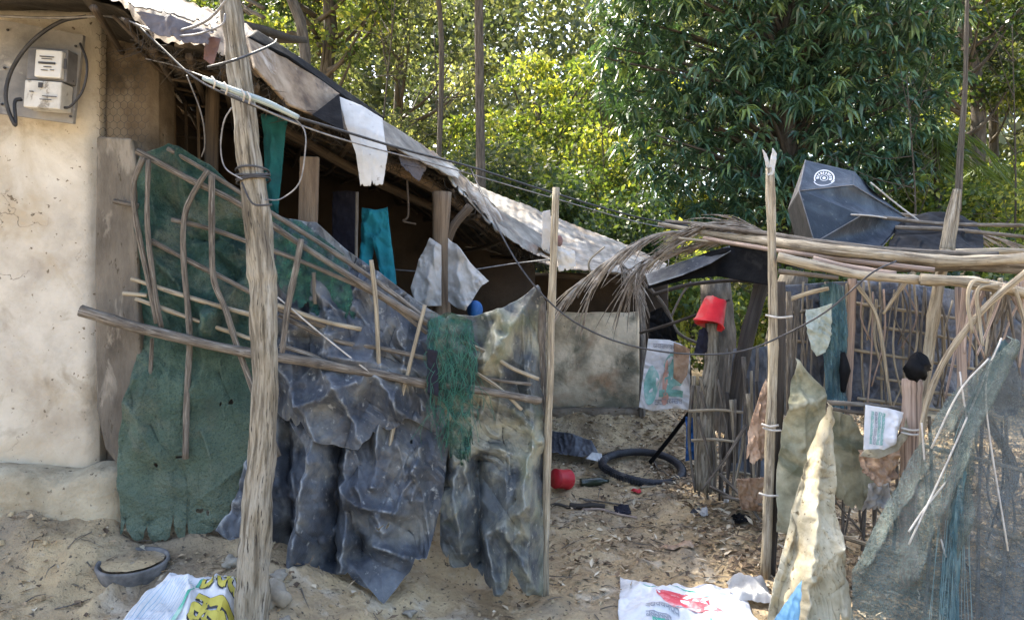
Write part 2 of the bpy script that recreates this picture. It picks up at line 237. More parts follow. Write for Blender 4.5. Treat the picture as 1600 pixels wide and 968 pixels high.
# ------------------------------------------------------------------ mesh building
class M:
    def __init__(s): s.v = []; s.f = []; s.uv = []; s.n = 0; s.t = []
    def add(s, v, f, uv=None, tone=None):
        v = np.asarray(v, float).reshape(-1, 3); s.v.append(v)
        for q in f: s.f.append(tuple(int(i) + s.n for i in q))
        s.uv.append(np.zeros((len(v), 2)) if uv is None else np.asarray(uv, float)); s.t.append(np.zeros(len(v)) if tone is None else np.broadcast_to(tone, (len(v),)))
        s.n += len(v); return s
    def grid(s, pos, uv=None, closed=False):
        """pos: (n, m, 3)"""
        n, m = pos.shape[:2]
        idx = np.arange(n * m).reshape(n, m); nx = (lambda a: np.concatenate([a, a[:, :1]], 1)) if closed else (lambda a: a); idx = nx(idx)
        f = np.stack([idx[:-1, :-1], idx[:-1, 1:], idx[1:, 1:], idx[1:, :-1]], -1).reshape(-1, 4)
        if uv is None: U, V = np.meshgrid(np.linspace(0, 1, m), np.linspace(0, 1, n)); uv = np.stack([U, V], -1)
        return s.add(pos.reshape(-1, 3), f, uv.reshape(-1, 2))
    def tube(s, pts, r0, r1=None, seg=8, rough=.08, nodes=None, sub=6, cap=True, seed=None):
        pts = smooth([np.asarray(p, float) for p in pts], sub); n = len(pts)
        if np.isscalar(r0):
            rr = np.linspace(r0, r0 if r1 is None else r1, n)
        else: rr = np.interp(np.linspace(0, 1, n), np.linspace(0, 1, len(r0)), r0)
        d = np.gradient(pts, axis=0); d /= np.linalg.norm(d, axis=1)[:, None] + 1e-9
        a = np.array([1, 0, 0.]) if abs(d[0][0]) < .8 else np.array([0, 1., 0])
        L = np.concatenate([[0], np.cumsum(np.linalg.norm(np.diff(pts, axis=0), axis=1))])
        sd = rng.random() * 50 if seed is None else seed
        pos = np.zeros((n, seg, 3)); uv = np.zeros((n, seg, 2))
        th = np.arange(seg) / seg * 2 * math.pi
        for i in range(n):
            a = a - d[i] * a.dot(d[i]); a /= np.linalg.norm(a); b = np.cross(d[i], a)
            r = rr[i] * (1 + rough * 2 * (vn(np.cos(th) * 1.1 + sd, L[i] * 9 + np.sin(th) * 1.1, 1) - .5) + rough * (vn(L[i] * 30 + sd, th * 0, 2) - .5))
            if nodes:
                q = (L[i] / nodes + sd) % 1; r = r * (1 + .16 * math.exp(-((q - .5) / .06) ** 2))
            pos[i] = pts[i] + np.outer(np.cos(th) * r, a) + np.outer(np.sin(th) * r, b)
            uv[i, :, 0] = np.abs(th / math.pi - 1) * .35 + sd; uv[i, :, 1] = L[i] + sd
        base = s.n; s.grid(pos, uv, closed=True)
        if cap:
            s.f.append(tuple(base + k for k in range(seg))[::-1]); s.f.append(tuple(base + (n - 1) * seg + k for k in range(seg)))
        return s
    def box(s, c, size, rot=None, jit=0):
        c = np.asarray(c, float); h = np.asarray(size, float) / 2
        v = np.array([[x, y, z] for x in (-1, 1) for y in (-1, 1) for z in (-1, 1)]) * h
        if jit: v = v + rng.normal(0, jit, v.shape)
        if rot is not None: v = v @ rotm(*rot).T
        return s.add(v + c, [(0, 1, 3, 2), (4, 6, 7, 5), (0, 4, 5, 1), (2, 3, 7, 6), (0, 2, 6, 4), (1, 5, 7, 3)], (v[:, [0, 2]]))
    def build(s, name, m, parent=None, smoothf=True, origin=None, bevel=0, solid=0):
        v = np.concatenate(s.v) if s.v else np.zeros((0, 3))
        if parent is not None: o0 = np.array(WL[parent])
        else: o0 = np.array([(v[:, 0].min() + v[:, 0].max()) / 2, (v[:, 1].min() + v[:, 1].max()) / 2, v[:, 2].min()]) if origin is None else np.array(origin, float)
        me = bpy.data.meshes.new(name); me.from_pydata((v - o0).tolist(), [], s.f)
        uvl = me.uv_layers.new(name='UVMap'); li = np.zeros(len(me.loops), int); me.loops.foreach_get('vertex_index', li)
        uvl.data.foreach_set('uv', np.concatenate(s.uv)[li].ravel().astype(np.float32))
        t = np.concatenate(s.t)
        if t.any():
            at = me.attributes.new('tone', 'FLOAT', 'POINT'); at.data.foreach_set('value', t.astype(np.float32))
        if smoothf: me.polygons.foreach_set('use_smooth', np.ones(len(me.polygons), bool))
        me.materials.append(K[m] if isinstance(m, str) else m)
        o = bpy.data.objects.new(name, me); C.objects.link(o)
        if parent is not None: o.parent = parent; WL[o] = WL[parent]
        else: o.location = o0; WL[o] = tuple(o0)
        if bevel:
            bm = o.modifiers.new('bevel', 'BEVEL'); bm.width = bevel; bm.segments = 2; bm.limit_method = 'ANGLE'
        if solid:
            sm = o.modifiers.new('solidify', 'SOLIDIFY'); sm.thickness = solid; sm.offset = 0
        return o
WL = {}
def rotm(rx, ry, rz):
    from mathutils import Euler
    return np.array(Euler((R(rx), R(ry), R(rz))).to_matrix())
def smooth(p, sub):
    if len(p) == 2 and sub > 1:
        return np.array([p[0] + (p[1] - p[0]) * t for t in np.linspace(0, 1, max(2, sub))])
    q = [2 * p[0] - p[1]] + list(p) + [2 * p[-1] - p[-2]]; out = []
    for i in range(1, len(q) - 2):
        for t in np.linspace(0, 1, sub, endpoint=False):
            a, b, c, d = q[i - 1], q[i], q[i + 1], q[i + 2]
            out.append(.5 * (2 * b + (c - a) * t + (2 * a - 5 * b + 4 * c - d) * t * t + (3 * b - a - 3 * c + d) * t ** 3))
    out.append(p[-1]); return np.array(out)
def tag(o, label=None, cat=None, group=None, kind=None):
    if label: o['label'] = label
    if cat: o['category'] = cat
    if group: o['group'] = group
    if kind: o['kind'] = kind
    return o
def empty(name, loc, label, cat, group=None):
    o = bpy.data.objects.new(name, None); C.objects.link(o); o.location = tuple(loc); WL[o] = tuple(loc); o.empty_display_size = .1
    return tag(o, label, cat, group)
def pl(pts, u):
    """point(s) on a polyline by its chord length"""
    pts = np.asarray(pts, float); L = np.concatenate([[0], np.cumsum(np.linalg.norm(np.diff(pts[:, :2], axis=0), axis=1))]); L /= L[-1]
    return np.stack([np.interp(u, L, pts[:, k]) for k in range(pts.shape[1])], -1)

class Sheet:
    """hanging cloth or plastic: four edges as (pixel x, pixel y, depth), filled as a Coons patch, then folded and crumpled in metres"""
    def __init__(s, top, bot, left=None, right=None, nu=60, nv=60, wr=.03, fs=3., seed=0, folds=(), jag=0, fine=.004, drape=0, vstretch=1., nf=None, holes=()):
        s.auto = None; s.nf = (60 if wr > .038 else 28) if nf is None else nf; s.holes = holes
        s.top, s.bot = np.array(top, float), np.array(bot, float)
        s.left = np.array(left if left else [top[0], bot[0]], float); s.right = np.array(right if right else [top[-1], bot[-1]], float)
        s.nu, s.nv, s.wr, s.fs, s.seed, s.folds, s.jag, s.fine, s.drape, s.vs = nu, nv, wr, fs, seed, folds, jag, fine, drape, vstretch
    def at(s, u, v):
        u = np.asarray(u, float); v = np.asarray(v, float)
        if s.jag:
            vj = s.jag * (fbm(u * 9, u * 0 + 3, 4, s.seed + 5) - .5) * 2; v2 = v + (vj - 1.6 * s.jag * ridge(u * 11 + s.seed, u * 0 + 2, 1) ** 5) * sstep(.75, 1, v); uj = s.jag * .5 * (fbm(v * 9, v * 0 + 7, 4, s.seed + 6) - .5) * 2
            u2 = np.clip(u, 0, 1) + uj * (sstep(.92, 1, u) - sstep(.08, 0, u) * -1)
        else: u2, v2 = u, v
        uc, vc = np.clip(u2, 0, 1), np.clip(v2, 0, 1)
        U, V = u2[..., None], v2[..., None]
        T, B, Lf, Rt = pl(s.top, uc), pl(s.bot, uc), pl(s.left, vc), pl(s.right, vc)
        c = (1 - V) * T + V * B + (1 - U) * Lf + U * Rt - ((1 - U) * (1 - V) * s.top[0] + U * (1 - V) * s.top[-1] + (1 - U) * V * s.bot[0] + U * V * s.bot[-1])
        px, py, d = c[..., 0], c[..., 1], c[..., 2]
        x, y, z = (px - CX) / F * d, d, EYE - (py - HY) / F * d
        a, b = x * s.fs, z * s.fs * s.vs
        wa = a + 1.1 * fbm(a * .8, b * .8, 3, s.seed); wb = b + 1.1 * fbm(a * .8, b * .8, 3, s.seed + 1)
        amt = .45 + 1.0 * sstep(.4, .62, fbm(a * .9, b * .9, 3, 5))
        h = s.wr * (1.5 * tn(wa * 1.2, wb * .55, s.seed) + .9 * tn(wa * 2.6 - wb * .5, wb * 1.3, s.seed + 1) + .6 + amt * (.55 * tn(wa * 5 + wb * 1.2, wb * 3.2 - wa, s.seed + 2) + .24 * tn(wa * 11 - wb * 2, wb * 7.5 + wa * 2, s.seed + 3))) + s.fine * .5 * fbm(x * 40, z * 40, 2, s.seed + 1)
        h = h - (1.05 * s.wr if s.wr > .038 else .5 * s.wr)
        if s.auto is None:
            rg = random.Random(s.seed * 7 + 1); X0, X1 = px.min(), px.max(); Y0, Y1 = py.min(), py.max(); W, H = X1 - X0, Y1 - Y0; s.auto = []; sc_ = max(20., min(W, H * .8))
            for _ in range(int(s.nf)):
                x_, y_ = rg.uniform(X0, X1), rg.uniform(Y0 - .1 * H, Y1 - .15 * H); an = rg.gauss(0, .33) if rg.random() < .8 else rg.uniform(-1.4, 1.4); L_ = sc_ * rg.uniform(.15, .75)
                s.auto.append((x_, y_, x_ + math.sin(an) * L_, y_ + math.cos(an) * L_, rg.uniform(.02, .045) * sc_, s.wr * rg.uniform(.25, .75) * rg.choice((1, 1, -.8))))
        for (x0, y0, x1, y1, wd, amp) in s.auto:
            ex, ey = x1 - x0, y1 - y0; t = ((px - x0) * ex + (py - y0) * ey) / (ex * ex + ey * ey); tc = np.clip(t, 0, 1); bend = 7 * (vn(tc * 3, tc * 0 + x0, 1) - .5)
            h = h + amp * np.exp(-np.sqrt((px - x0 - tc * ex + bend) ** 2 + (py - y0 - tc * ey) ** 2 + .6) / wd) * (1 - .7 * tc)
        for (x0, y0, x1, y1, wd, amp) in s.folds:
            ex, ey = x1 - x0, y1 - y0; L2 = ex * ex + ey * ey; t = ((px - x0) * ex + (py - y0) * ey) / L2; tc = np.clip(t, 0, 1)
            wob = 8 * (vn(tc * 4, tc * 0 + x0, 1) - .5)
            wob = wob + 5 * (vn(px * .09, py * .09, 2) - .5)
            dist = np.sqrt((px - x0 - tc * ex + wob) ** 2 + (py - y0 - tc * ey) ** 2 + 9.); h = h + 1.9 * amp * np.exp(-dist / (wd * 1.1)) * (.6 + .8 * vn(tc * 6 + y0, tc * 0 + x0, 2))
        return np.stack([x, y - h, z + .25 * h], -1)
    def mesh(s, m=None):
        U, V = np.meshgrid(np.linspace(0, 1, s.nu), np.linspace(0, 1, s.nv)); 
        g_ = (m or M()).grid(s.at(U, V), np.stack([U, V], -1))
        if s.holes:
            uu, vv_ = U.ravel(), V.ravel(); g_.f = [f for f in g_.f if not any(((uu[f[0]] - hu) / hr) ** 2 + ((vv_[f[0]] - hv) / hs) ** 2 < .55 + .9 * float(vn(uu[f[0]] * 90, vv_[f[0]] * 90, 1)) for hu, hv, hr, hs in s.holes)]
        return g_
    def build(s, name, m, parent=None, label=None, cat=None, group=None, solid=.002):
        o = s.mesh().build(name, m, parent, solid=solid)
        return tag(o, label, cat, group)
    def blot(s, m, u, v, ru, rv, irr=.3, off=.004, seed=1, n=22, rot=0.):
        """a printed patch lying on the sheet"""
        rings = [0, .5, 1]; pts = []
        th = np.arange(n) / n * 2 * math.pi
        for q in rings[1:]:
            r = q * (1 + irr * (vn(np.cos(th) * 1.5 + seed, np.sin(th) * 1.5, 2) - .5) * 2)
            a, b = np.cos(th) * r * ru, np.sin(th) * r * rv
            pts.append(s.at(u + a * math.cos(rot) - b * math.sin(rot), v + a * math.sin(rot) + b * math.cos(rot)))
        c = s.at(np.array([u]), np.array([v])); V = np.concatenate([c] + pts); V[:, 1] -= off; V[:, 2] += off * .6
        f = [(0, 1 + i, 1 + (i + 1) % n) for i in range(n)] + [(1 + i, 1 + n + i, 1 + n + (i + 1) % n, 1 + (i + 1) % n) for i in range(n)]
        m.add(V, f)
    def quad(s, m, u0, v0, u1, v1, off=.004, n=4, sk=0.):
        U, V = np.meshgrid(np.linspace(0, 1, n), np.linspace(0, 1, n)); p = s.at(u0 + (u1 - u0) * U + sk * V, v0 + (v1 - v0) * V); p[..., 1] -= off; p[..., 2] += off * .6; m.grid(p)

def ribbon(sh, m, pts, w, off=.005):
    p = smooth([np.array([a, b, 0.]) for a, b in pts], 5)[:, :2]; t = np.gradient(p, axis=0); t /= np.linalg.norm(t, axis=1)[:, None] + 1e-9; nn = np.stack([-t[:, 1], t[:, 0]], 1) * w / 2
    L, Rr = p + nn, p - nn; g_ = np.stack([sh.at(L[:, 0], L[:, 1]), sh.at(Rr[:, 0], Rr[:, 1])], 1); g_[..., 1] -= off; g_[..., 2] += off * .6; m.grid(g_)
def word(sh, name, mt_, parent, u, v, w, h, n, th, seed=0, du=(1, 0), off=.005):
    """a line of faded letters under one head bar, each word one printed piece"""
    rg = random.Random(seed); q = M(); W = w / n; ex, ey = du
    def T(a, b): return (u + a * ex - b * ey, v + a * ey + b * ex)
    ribbon(sh, q, [T(0, 0), T(w / 2, 0), T(w, 0)], th, off)
    for k in range(n):
        x0 = k * W + W * .15; x1 = x0 + W * .7; ribbon(sh, q, [T(x1, 0), T(x1, h * .6), T(x1, h)], th, off)
        ribbon(sh, q, [T(x1, h * rg.uniform(.3, .6)), T(x0, h * rg.uniform(.1, .5)), T(x0 + W * rg.uniform(0, .2), h * .8), T(x1, h * rg.uniform(.7, 1))], th, off)
    return q.build(name, mt_, parent)
def PX(pts, d=None): return [P(*p) if len(p) == 3 else P(p[0], p[1], d) for p in pts]
#SPLIT
# ------------------------------------------------------------------ ground
def gz(x, y):
    x = np.asarray(x, float); y = np.asarray(y, float)
    near = sstep(12, 8, np.hypot(x, y))
    L = sstep(-.25, -1.35, x); z = .36 * L * sstep(2.2, 3.5, y) * sstep(-14, -9, x)
    z = z + (.34 * sstep(.22, -.05, x) * sstep(3.78, 4.2, y) * (1 - L) + .05 * L * sstep(3.8, 4.2, y)) * sstep(9, 7.5, y)
    z = z + .40 * np.exp(-((y - 7.35) / .6) ** 2) * sstep(2.1, 1.4, x) * sstep(.0, .3, x)
    z = z + .10 * np.exp(-(((x - 1.5) / .45) ** 2 + ((y - 5.2) / .5) ** 2))
    z = z + .07 * np.exp(-(((x + .45) / .35) ** 2 + ((y - 3.72) / .2) ** 2))
    z = z + near * (.07 * (fbm(x * 1.7, y * 1.7, 3, 1) - .5) + .06 * (fbm(x * 7, y * 7, 3, 2) - .5) + .03 * (fbm(x * 22, y * 22, 3, 3) - .5))
    z = z + near * .035 * (ridge(x * 4 + 2 * vn(x, y, 1), y * 6, 1) ** 3) * (.35 + L)
    return z + .02 + (.13 + .08 * (fbm(x * 3, y * 3, 3, 2) - .5)) * sstep(2.95, 3.4, y) * sstep(-1.68, -1.95, x) * sstep(4.2, 3.9, y) * sstep(-14, -9, x)
def axis(lo, hi, step, far):
    a = list(np.arange(lo, hi, step)); s = step; x = hi; out = []
    while x < far: out.append(x); s *= 1.25; x += s
    s = step; x = lo - step; pre = []
    while x > -far: pre.append(x); s *= 1.25; x -= s
    return np.array(pre[::-1] + a + out + [])
xs, ys = axis(-3.4, 3.6, .022, 400), axis(1.9, 8.2, .024, 400)
X, Y = np.meshgrid(xs, ys); g = M().grid(np.stack([X, Y, gz(X, Y)], -1)).build('ground', 'earth', origin=(0, 0, 0)); tag(g, kind='structure')

# ------------------------------------------------------------------ foliage
def leaves(m, pos, dirs, ln, wd, tone, droop=.3, fold=.18):
    """many leaves: pos (n,3) stalk, dirs (n,3) direction"""
    n = len(pos); dirs = dirs / (np.linalg.norm(dirs, axis=1)[:, None] + 1e-9); up = np.tile([0, 0, 1.], (n, 1)) + rng.normal(0, .35, (n, 3))
    side = np.cross(dirs, up); side /= np.linalg.norm(side, axis=1)[:, None] + 1e-9; nor = np.cross(side, dirs)
    ln = np.broadcast_to(ln, (n,))[:, None]; wd = np.broadcast_to(wd, (n,))[:, None]
    b = pos; mid = pos + dirs * ln * .45; tip = pos + dirs * ln - np.array([0, 0, 1.]) * ln * droop
    l = mid + side * wd + nor * wd * fold * 2; r = mid - side * wd + nor * wd * fold * 2
    V = np.stack([b, l, mid, r, tip], 1).reshape(-1, 3); k = np.arange(n)[:, None] * 5
    f = np.concatenate([k + np.array([[0, 2, 1, 0]]), k + 0]) if False else None
    F1 = np.concatenate([k + [0, 1, 2], k + [0, 2, 3], k + [1, 4, 2], k + [2, 4, 3]])
    m.v.append(V); m.f.extend(map(tuple, (F1 + m.n).tolist())); m.uv.append(np.zeros((len(V), 2))); m.t.append(np.repeat(np.broadcast_to(tone, (n,)), 5)); m.n += len(V)
def leaves4(m, pos, dirs, ln, wd, tone):
    n = len(pos); dirs = dirs / (np.linalg.norm(dirs, axis=1)[:, None] + 1e-9)
    side = np.cross(dirs, rng.normal(0, 1, (n, 3))); side /= np.linalg.norm(side, axis=1)[:, None] + 1e-9
    ln = np.broadcast_to(ln, (n,))[:, None]; wd = np.broadcast_to(wd, (n,))[:, None]
    V = np.stack([pos, pos + dirs * ln * .5 + side * wd, pos + dirs * ln, pos + dirs * ln * .5 - side * wd], 1).reshape(-1, 3); k = np.arange(n)[:, None] * 4
    m.v.append(V); m.f.extend(map(tuple, (k + [0, 1, 2, 3] + m.n).tolist())); m.uv.append(np.zeros((len(V), 2))); m.t.append(np.repeat(np.broadcast_to(tone, (n,)), 4)); m.n += len(V)
def ball(n, rad=1.):
    v = rng.normal(0, 1, (n, 3)); v /= np.linalg.norm(v, axis=1)[:, None]; return v * (rng.random(n)[:, None] ** .4) * rad
def tree(name, label, x, y, h, tr, crown, nleaf, leaf, lm, group=None, lean=(0, 0), cat='tree', tonebias=0., nclump=None, thin=1.):
    """crown: (centre z, radius xy, radius z)"""
    z0 = float(gz(x, y)) - .1; t = empty(name, (x, y, z0), label, cat, group); m = M()
    cz, rx, rz = crown
    top = np.array([x + lean[0], y + lean[1], h]); base = np.array([x, y, z0])
    mid = (base + top) / 2 + np.array([rng.normal(0, .25), rng.normal(0, .2), 0]); q3_ = base * .3 + top * .7 + np.array([rng.normal(0, .25), 0, 0]); trunk = [base, mid, q3_, np.array([top[0], top[1], min(h, cz + rz * .45)])]
    if tr: m.tube(trunk, [tr * 1.25, tr, tr * .85, tr * .35], seg=8, rough=.12, sub=8)
    nc = nclump or 34; cl = ball(nc) * [rx, rx, rz] + [x + lean[0] * .8, y + lean[1] * .8, cz]
    if tr:
        for c in cl[::2]:
            s_ = base + (top - base) * min(1, max(.25, (c[2] - z0 - rx * .5) / max(.1, h - z0))); mm = (s_ + c) / 2 + [0, 0, -.1 * rx]
            m.tube([s_, mm, c], tr * .42, tr * .08, seg=5, rough=.1, sub=4)
    if tr: m.build('trunk', 'trunk', t)
    q = M(); per = nleaf // nc
    for c in cl:
        k = rng.integers(int(per * .6), int(per * 1.4)); r = rx * rng.uniform(.16, .36) * thin
        p = ball(k, r) * [1.15, 1.15, .7] + c
        d = rng.normal(0, 1, (k, 3)) + (p - c) / r * .6 + [0, 0, -.4]
        leaves4(q, p, d, rng.uniform(.7, 1.3, k) * leaf, leaf * rng.uniform(.2, .34, k), np.clip(rng.normal(.42 + tonebias * .5 + rng.normal(0, .16), .27, k), .01, 1))
    q.build('crown', lm, t, smoothf=False)
    return t

def mango():
    x, y = P(1235, 0, 12.2)[:2]; z0 = float(gz(x, y)) - .1
    t = empty('mango_tree', (x, y, z0), 'large dark mango tree with long drooping leaves behind the broken umbrella', 'tree')
    m = M(); m.tube([(x, y, z0), (x + .1, y, 2), (x - .1, y - .1, 4.2), (x, y, 7.5)], [.26, .2, .16, .05], sub=8)
    q = M(); cl = []
    # outline of the crown in the photograph, as boxes of pixels with a depth
    reg = [(1000, 20, 70, 95), (1010, 120, 80, 90), (1070, 200, 110, 90), (1120, 60, 130, 110), (1250, 40, 130, 120), (1200, 170, 130, 110), (1330, 90, 120, 120), (1340, 200, 110, 90),
           (1420, 110, 90, 95), (1110, 290, 100, 70), (1200, 300, 90, 60), (1420, 200, 80, 80), (1320, 275, 60, 50), (1440, 40, 70, 80), (1330, -70, 230, 110), (1080, -80, 170, 110), (1020, 330, 50, 30), (1380, 270, 60, 50), (970, 60, 30, 60)]
    tot = sum(a[2] * a[3] for a in reg)
    for (cx, cy, rx, ry) in reg:
        n = int(2500 * rx * ry / tot)
        for _ in range(n):
            a = rng.random() * 2 * math.pi; r = math.sqrt(rng.random()); dd = 11.0 + rng.random() ** 1.5 * 2.6 + .8 * ((cx - 1235) / 250) ** 2
            cl.append(P(cx + math.cos(a) * r * rx, cy + math.sin(a) * r * ry, dd))
    cl = np.array(cl)
    for i in range(0, len(cl), 16):
        c = cl[i]; s_ = np.array([x, y, min(6.5, max(1.6, c[2] - .9))]); m.tube([s_, (s_ + c) / 2 + [0, 0, .15], c], .055, .012, seg=5, sub=4)
    m.build('trunk', 'trunk', t)
    for c in cl:
        k = rng.integers(9, 15); az = rng.random(k) * 2 * math.pi; el = rng.uniform(-.75, .35, k)
        ax = rng.normal(0, .3, 3); d = np.stack([np.cos(az) * np.cos(el), np.sin(az) * np.cos(el), np.sin(el)], -1) + ax
        tn = np.clip(rng.normal(.45, .24) + rng.normal(0, .16, k), .01, .94)
        if rng.random() < .035: tn = tn * 0 + .97
        leaves(q, np.tile(c, (k, 1)) + rng.normal(0, .025, (k, 3)), d, rng.uniform(.17, .29, k), rng.uniform(.022, .034, k), tn, droop=.35)
    q.build('crown', 'mango', t, smoothf=False)
mango()
def tx(px, d): return (px - CX) / F * d
G = 'trees behind the houses'
TR = [  # px, depth, height, trunk radius, (cz, rx, rz), leaves, leaf size, material, label, tone
    (425, 8.6, 8.5, .065, (7.1, 2.3, 1.5), 7000, .10, 'leafA', 'slim pale trunk rising at the left, just right of the wooden pole', .1),
    (507, 13.5, 9.5, .14, (7.6, 1.9, 2.4), 6500, .12, 'leafA', 'straight pale trunk above the brown roof sheet, second from the left', .1),
    (612, 15, 8, .10, (5.9, 2.1, 2.6), 9000, .11, 'leafB', 'dusty grey green tree right above the white hanging roof flap', 0),
    (757, 9.4, 9.2, .055, (7.9, 2.9, 1.4), 10000, .10, 'leafC', 'dark forked trunk standing left of centre above the roof', -.05),
    (668, 9.8, 9.4, .035, (8.3, 2.3, 1.4), 7000, .10, 'leafB', 'thin upright tree with open crown left of the forked trunk', 0),
    (850, 16, 7.5, .12, (4.6, 2.2, 2.2), 9500, .12, 'leafA', 'yellow green sunlit tree between the forked trunk and the mango tree', .2),
    (930, 21, 9, .15, (6.0, 2.2, 2.6), 8000, .15, 'leafA', 'bright yellow tree at the left edge of the dark mango crown', .25),
    (1500, 14, 9.5, .13, (7.0, 1.8, 2.0), 7000, .12, 'leafC', 'dark straight trunk right of the mango tree, above the tilted pen post', 0),
    (1555, 15.5, 9.5, .09, (7.4, 1.9, 2.2), 7000, .12, 'leafB', 'thin trunk near the right edge of the photo', .05),
    (1640, 14.5, 8.5, .14, (4.8, 2.0, 3.0), 9000, .13, 'leafA', 'yellow green tree cut by the right edge', .15),
    (250, 14, 10, .16, (7.4, 2.6, 2.8), 8000, .13, 'leafC', 'tree crown at the far left above the roof corner', 0),
]
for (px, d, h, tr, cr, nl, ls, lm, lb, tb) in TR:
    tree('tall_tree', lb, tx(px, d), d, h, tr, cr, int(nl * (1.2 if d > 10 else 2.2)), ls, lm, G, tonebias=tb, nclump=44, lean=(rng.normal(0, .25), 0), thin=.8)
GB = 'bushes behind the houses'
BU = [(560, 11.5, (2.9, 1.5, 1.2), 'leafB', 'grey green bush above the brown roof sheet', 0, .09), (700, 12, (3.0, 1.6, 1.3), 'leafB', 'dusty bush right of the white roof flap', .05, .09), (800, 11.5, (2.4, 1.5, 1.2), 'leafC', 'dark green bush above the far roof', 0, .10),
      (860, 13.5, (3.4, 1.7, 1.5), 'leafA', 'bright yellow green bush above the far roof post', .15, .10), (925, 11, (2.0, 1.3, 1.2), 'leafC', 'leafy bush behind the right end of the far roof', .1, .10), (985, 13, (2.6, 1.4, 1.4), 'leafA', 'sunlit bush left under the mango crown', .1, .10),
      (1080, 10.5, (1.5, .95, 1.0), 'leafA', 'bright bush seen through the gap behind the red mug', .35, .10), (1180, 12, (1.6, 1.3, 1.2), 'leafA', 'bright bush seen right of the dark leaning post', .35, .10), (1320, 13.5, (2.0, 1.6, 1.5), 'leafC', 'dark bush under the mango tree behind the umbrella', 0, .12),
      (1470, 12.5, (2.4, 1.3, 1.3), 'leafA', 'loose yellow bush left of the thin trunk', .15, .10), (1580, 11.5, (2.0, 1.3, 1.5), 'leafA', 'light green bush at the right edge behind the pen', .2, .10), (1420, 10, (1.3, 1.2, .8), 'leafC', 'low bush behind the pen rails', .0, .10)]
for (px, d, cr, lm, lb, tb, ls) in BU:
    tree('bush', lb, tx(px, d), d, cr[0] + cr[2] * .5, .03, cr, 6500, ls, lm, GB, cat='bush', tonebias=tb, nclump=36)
# far wood, one mass
q = M()
for i in range(70):
    a = rng.uniform(-.42, .12); d = rng.uniform(19, 26); c = np.array([math.sin(a) * d, d, rng.uniform(4, 12.5)]); k = 260; p = ball(k, 1.6) + c; leaves4(q, p, rng.normal(0, 1, (k, 3)), rng.uniform(.14, .28, k), rng.uniform(.04, .08, k), np.clip(rng.normal(.5 + rng.normal(0, .2), .25, k), .01, 1))
for i in range(470):
    a = rng.uniform(-1.0, 1.0); d = rng.uniform(23, 40); c = np.array([math.sin(a) * d * 1.1, d, rng.uniform(.5, 19) * (d / 32) if rng.random() > .25 else rng.uniform(.3, 4)])
    k = 420; p = ball(k, 2.8) * [1.2, .8, .9] + c; leaves4(q, p, rng.normal(0, 1, (k, 3)), rng.uniform(.25, .5, k), rng.uniform(.07, .14, k), np.clip(rng.normal(.5 + rng.normal(0, .2), .2, k), .01, 1))
tag(q.build('distant_wood', 'leafB', smoothf=False), 'distant sunlit wood behind all the trees', 'wood', kind='stuff')
for k, (px, d, h, lb) in enumerate(((560, 11, 6.2, 'slim bare sapling left of the white roof flap'), (705, 11.5, 5.6, 'slim bare sapling left of the forked trunk'), (905, 12.5, 5.2, 'slim sapling at the left edge of the mango crown'), (1400, 10.5, 4.6, 'slim sapling just right of the umbrella'), (1575, 11, 5.5, 'slim sapling close to the right edge'))):
    x = tx(px, d); z0 = float(gz(x, d)); t = empty('sapling', (x, d, z0), lb, 'sapling', 'bare saplings in front of the wood'); q = M(); a = np.array([x, d, z0]); b = np.array([x + rng.normal(0, .3), d, h]); m_ = (a + b) / 2 + [rng.normal(0, .2), 0, 0]
    st = smooth([a, m_, b], 10); q.tube([a, m_, b], .028, .006, seg=6)
    q.build('stem', 'trunk', t); q = M()
    for j in range(16):
        p = st[int(rng.uniform(.35, .98) * (len(st) - 1))]; e = p + [rng.normal(0, .5), rng.normal(0, .4), rng.uniform(.1, .9)]; q.tube([p, (p + e) / 2 + [0, 0, -.08], e], .009, .003, seg=4, sub=3)
        for _ in range(3):
            f_ = p + (e - p) * rng.uniform(.3, 1); q.tube([f_, f_ + [rng.normal(0, .25), rng.normal(0, .2), rng.uniform(0, .4)]], .004, .002, seg=3, sub=2)
    q.build('crown', 'trunk', t)
# areca palm right of the mango
def palm(px, d, h, label):
    x = tx(px, d); z0 = float(gz(x, d)); t = empty('palm', (x, d, z0), label, 'palm'); m = M(); m.tube([(x, d, z0), (x + .05, d, h * .6), (x, d, h)], .07, .05, sub=6); m.build('trunk', 'trunk', t)
    for i in range(13):
        az = i * 2.4; L = rng.uniform(1.0, 1.5); el = rng.uniform(.5, 1.3); q = M(); pts = []
        for s_ in np.linspace(0, 1, 14): pts.append(np.array([x + math.cos(az) * math.cos(el) * L * s_, d + math.sin(az) * math.cos(el) * L * s_, h + math.sin(el) * L * s_ - 1.5 * s_ * s_ * L * .75]))
        q.tube(pts, .012, .004, seg=4, sub=1); pp = np.array(pts)
        for sgn in (-1, 1):
            P2 = np.repeat(pp[2:], 4, 0) + rng.normal(0, .02, (len(pp[2:]) * 4, 3)); dr = np.tile([-math.sin(az) * sgn, math.cos(az) * sgn, -.55], (len(P2), 1)) + np.array([math.cos(az), math.sin(az), 0]) * .7
            leaves4(q, P2, dr + [0, 0, -.5], .42, .012, np.full(len(P2), .45))
        q.t[0] = np.full(len(q.t[0]), .5); q.build('frond', 'leafA', t, smoothf=False)
palm(1462, 12.2, 3.9, 'feathery palm with drooping fronds between mango tree and straight trunk')
palm(1545, 13.5, 3.6, 'lighter feathery palm near the right edge behind the trunks')

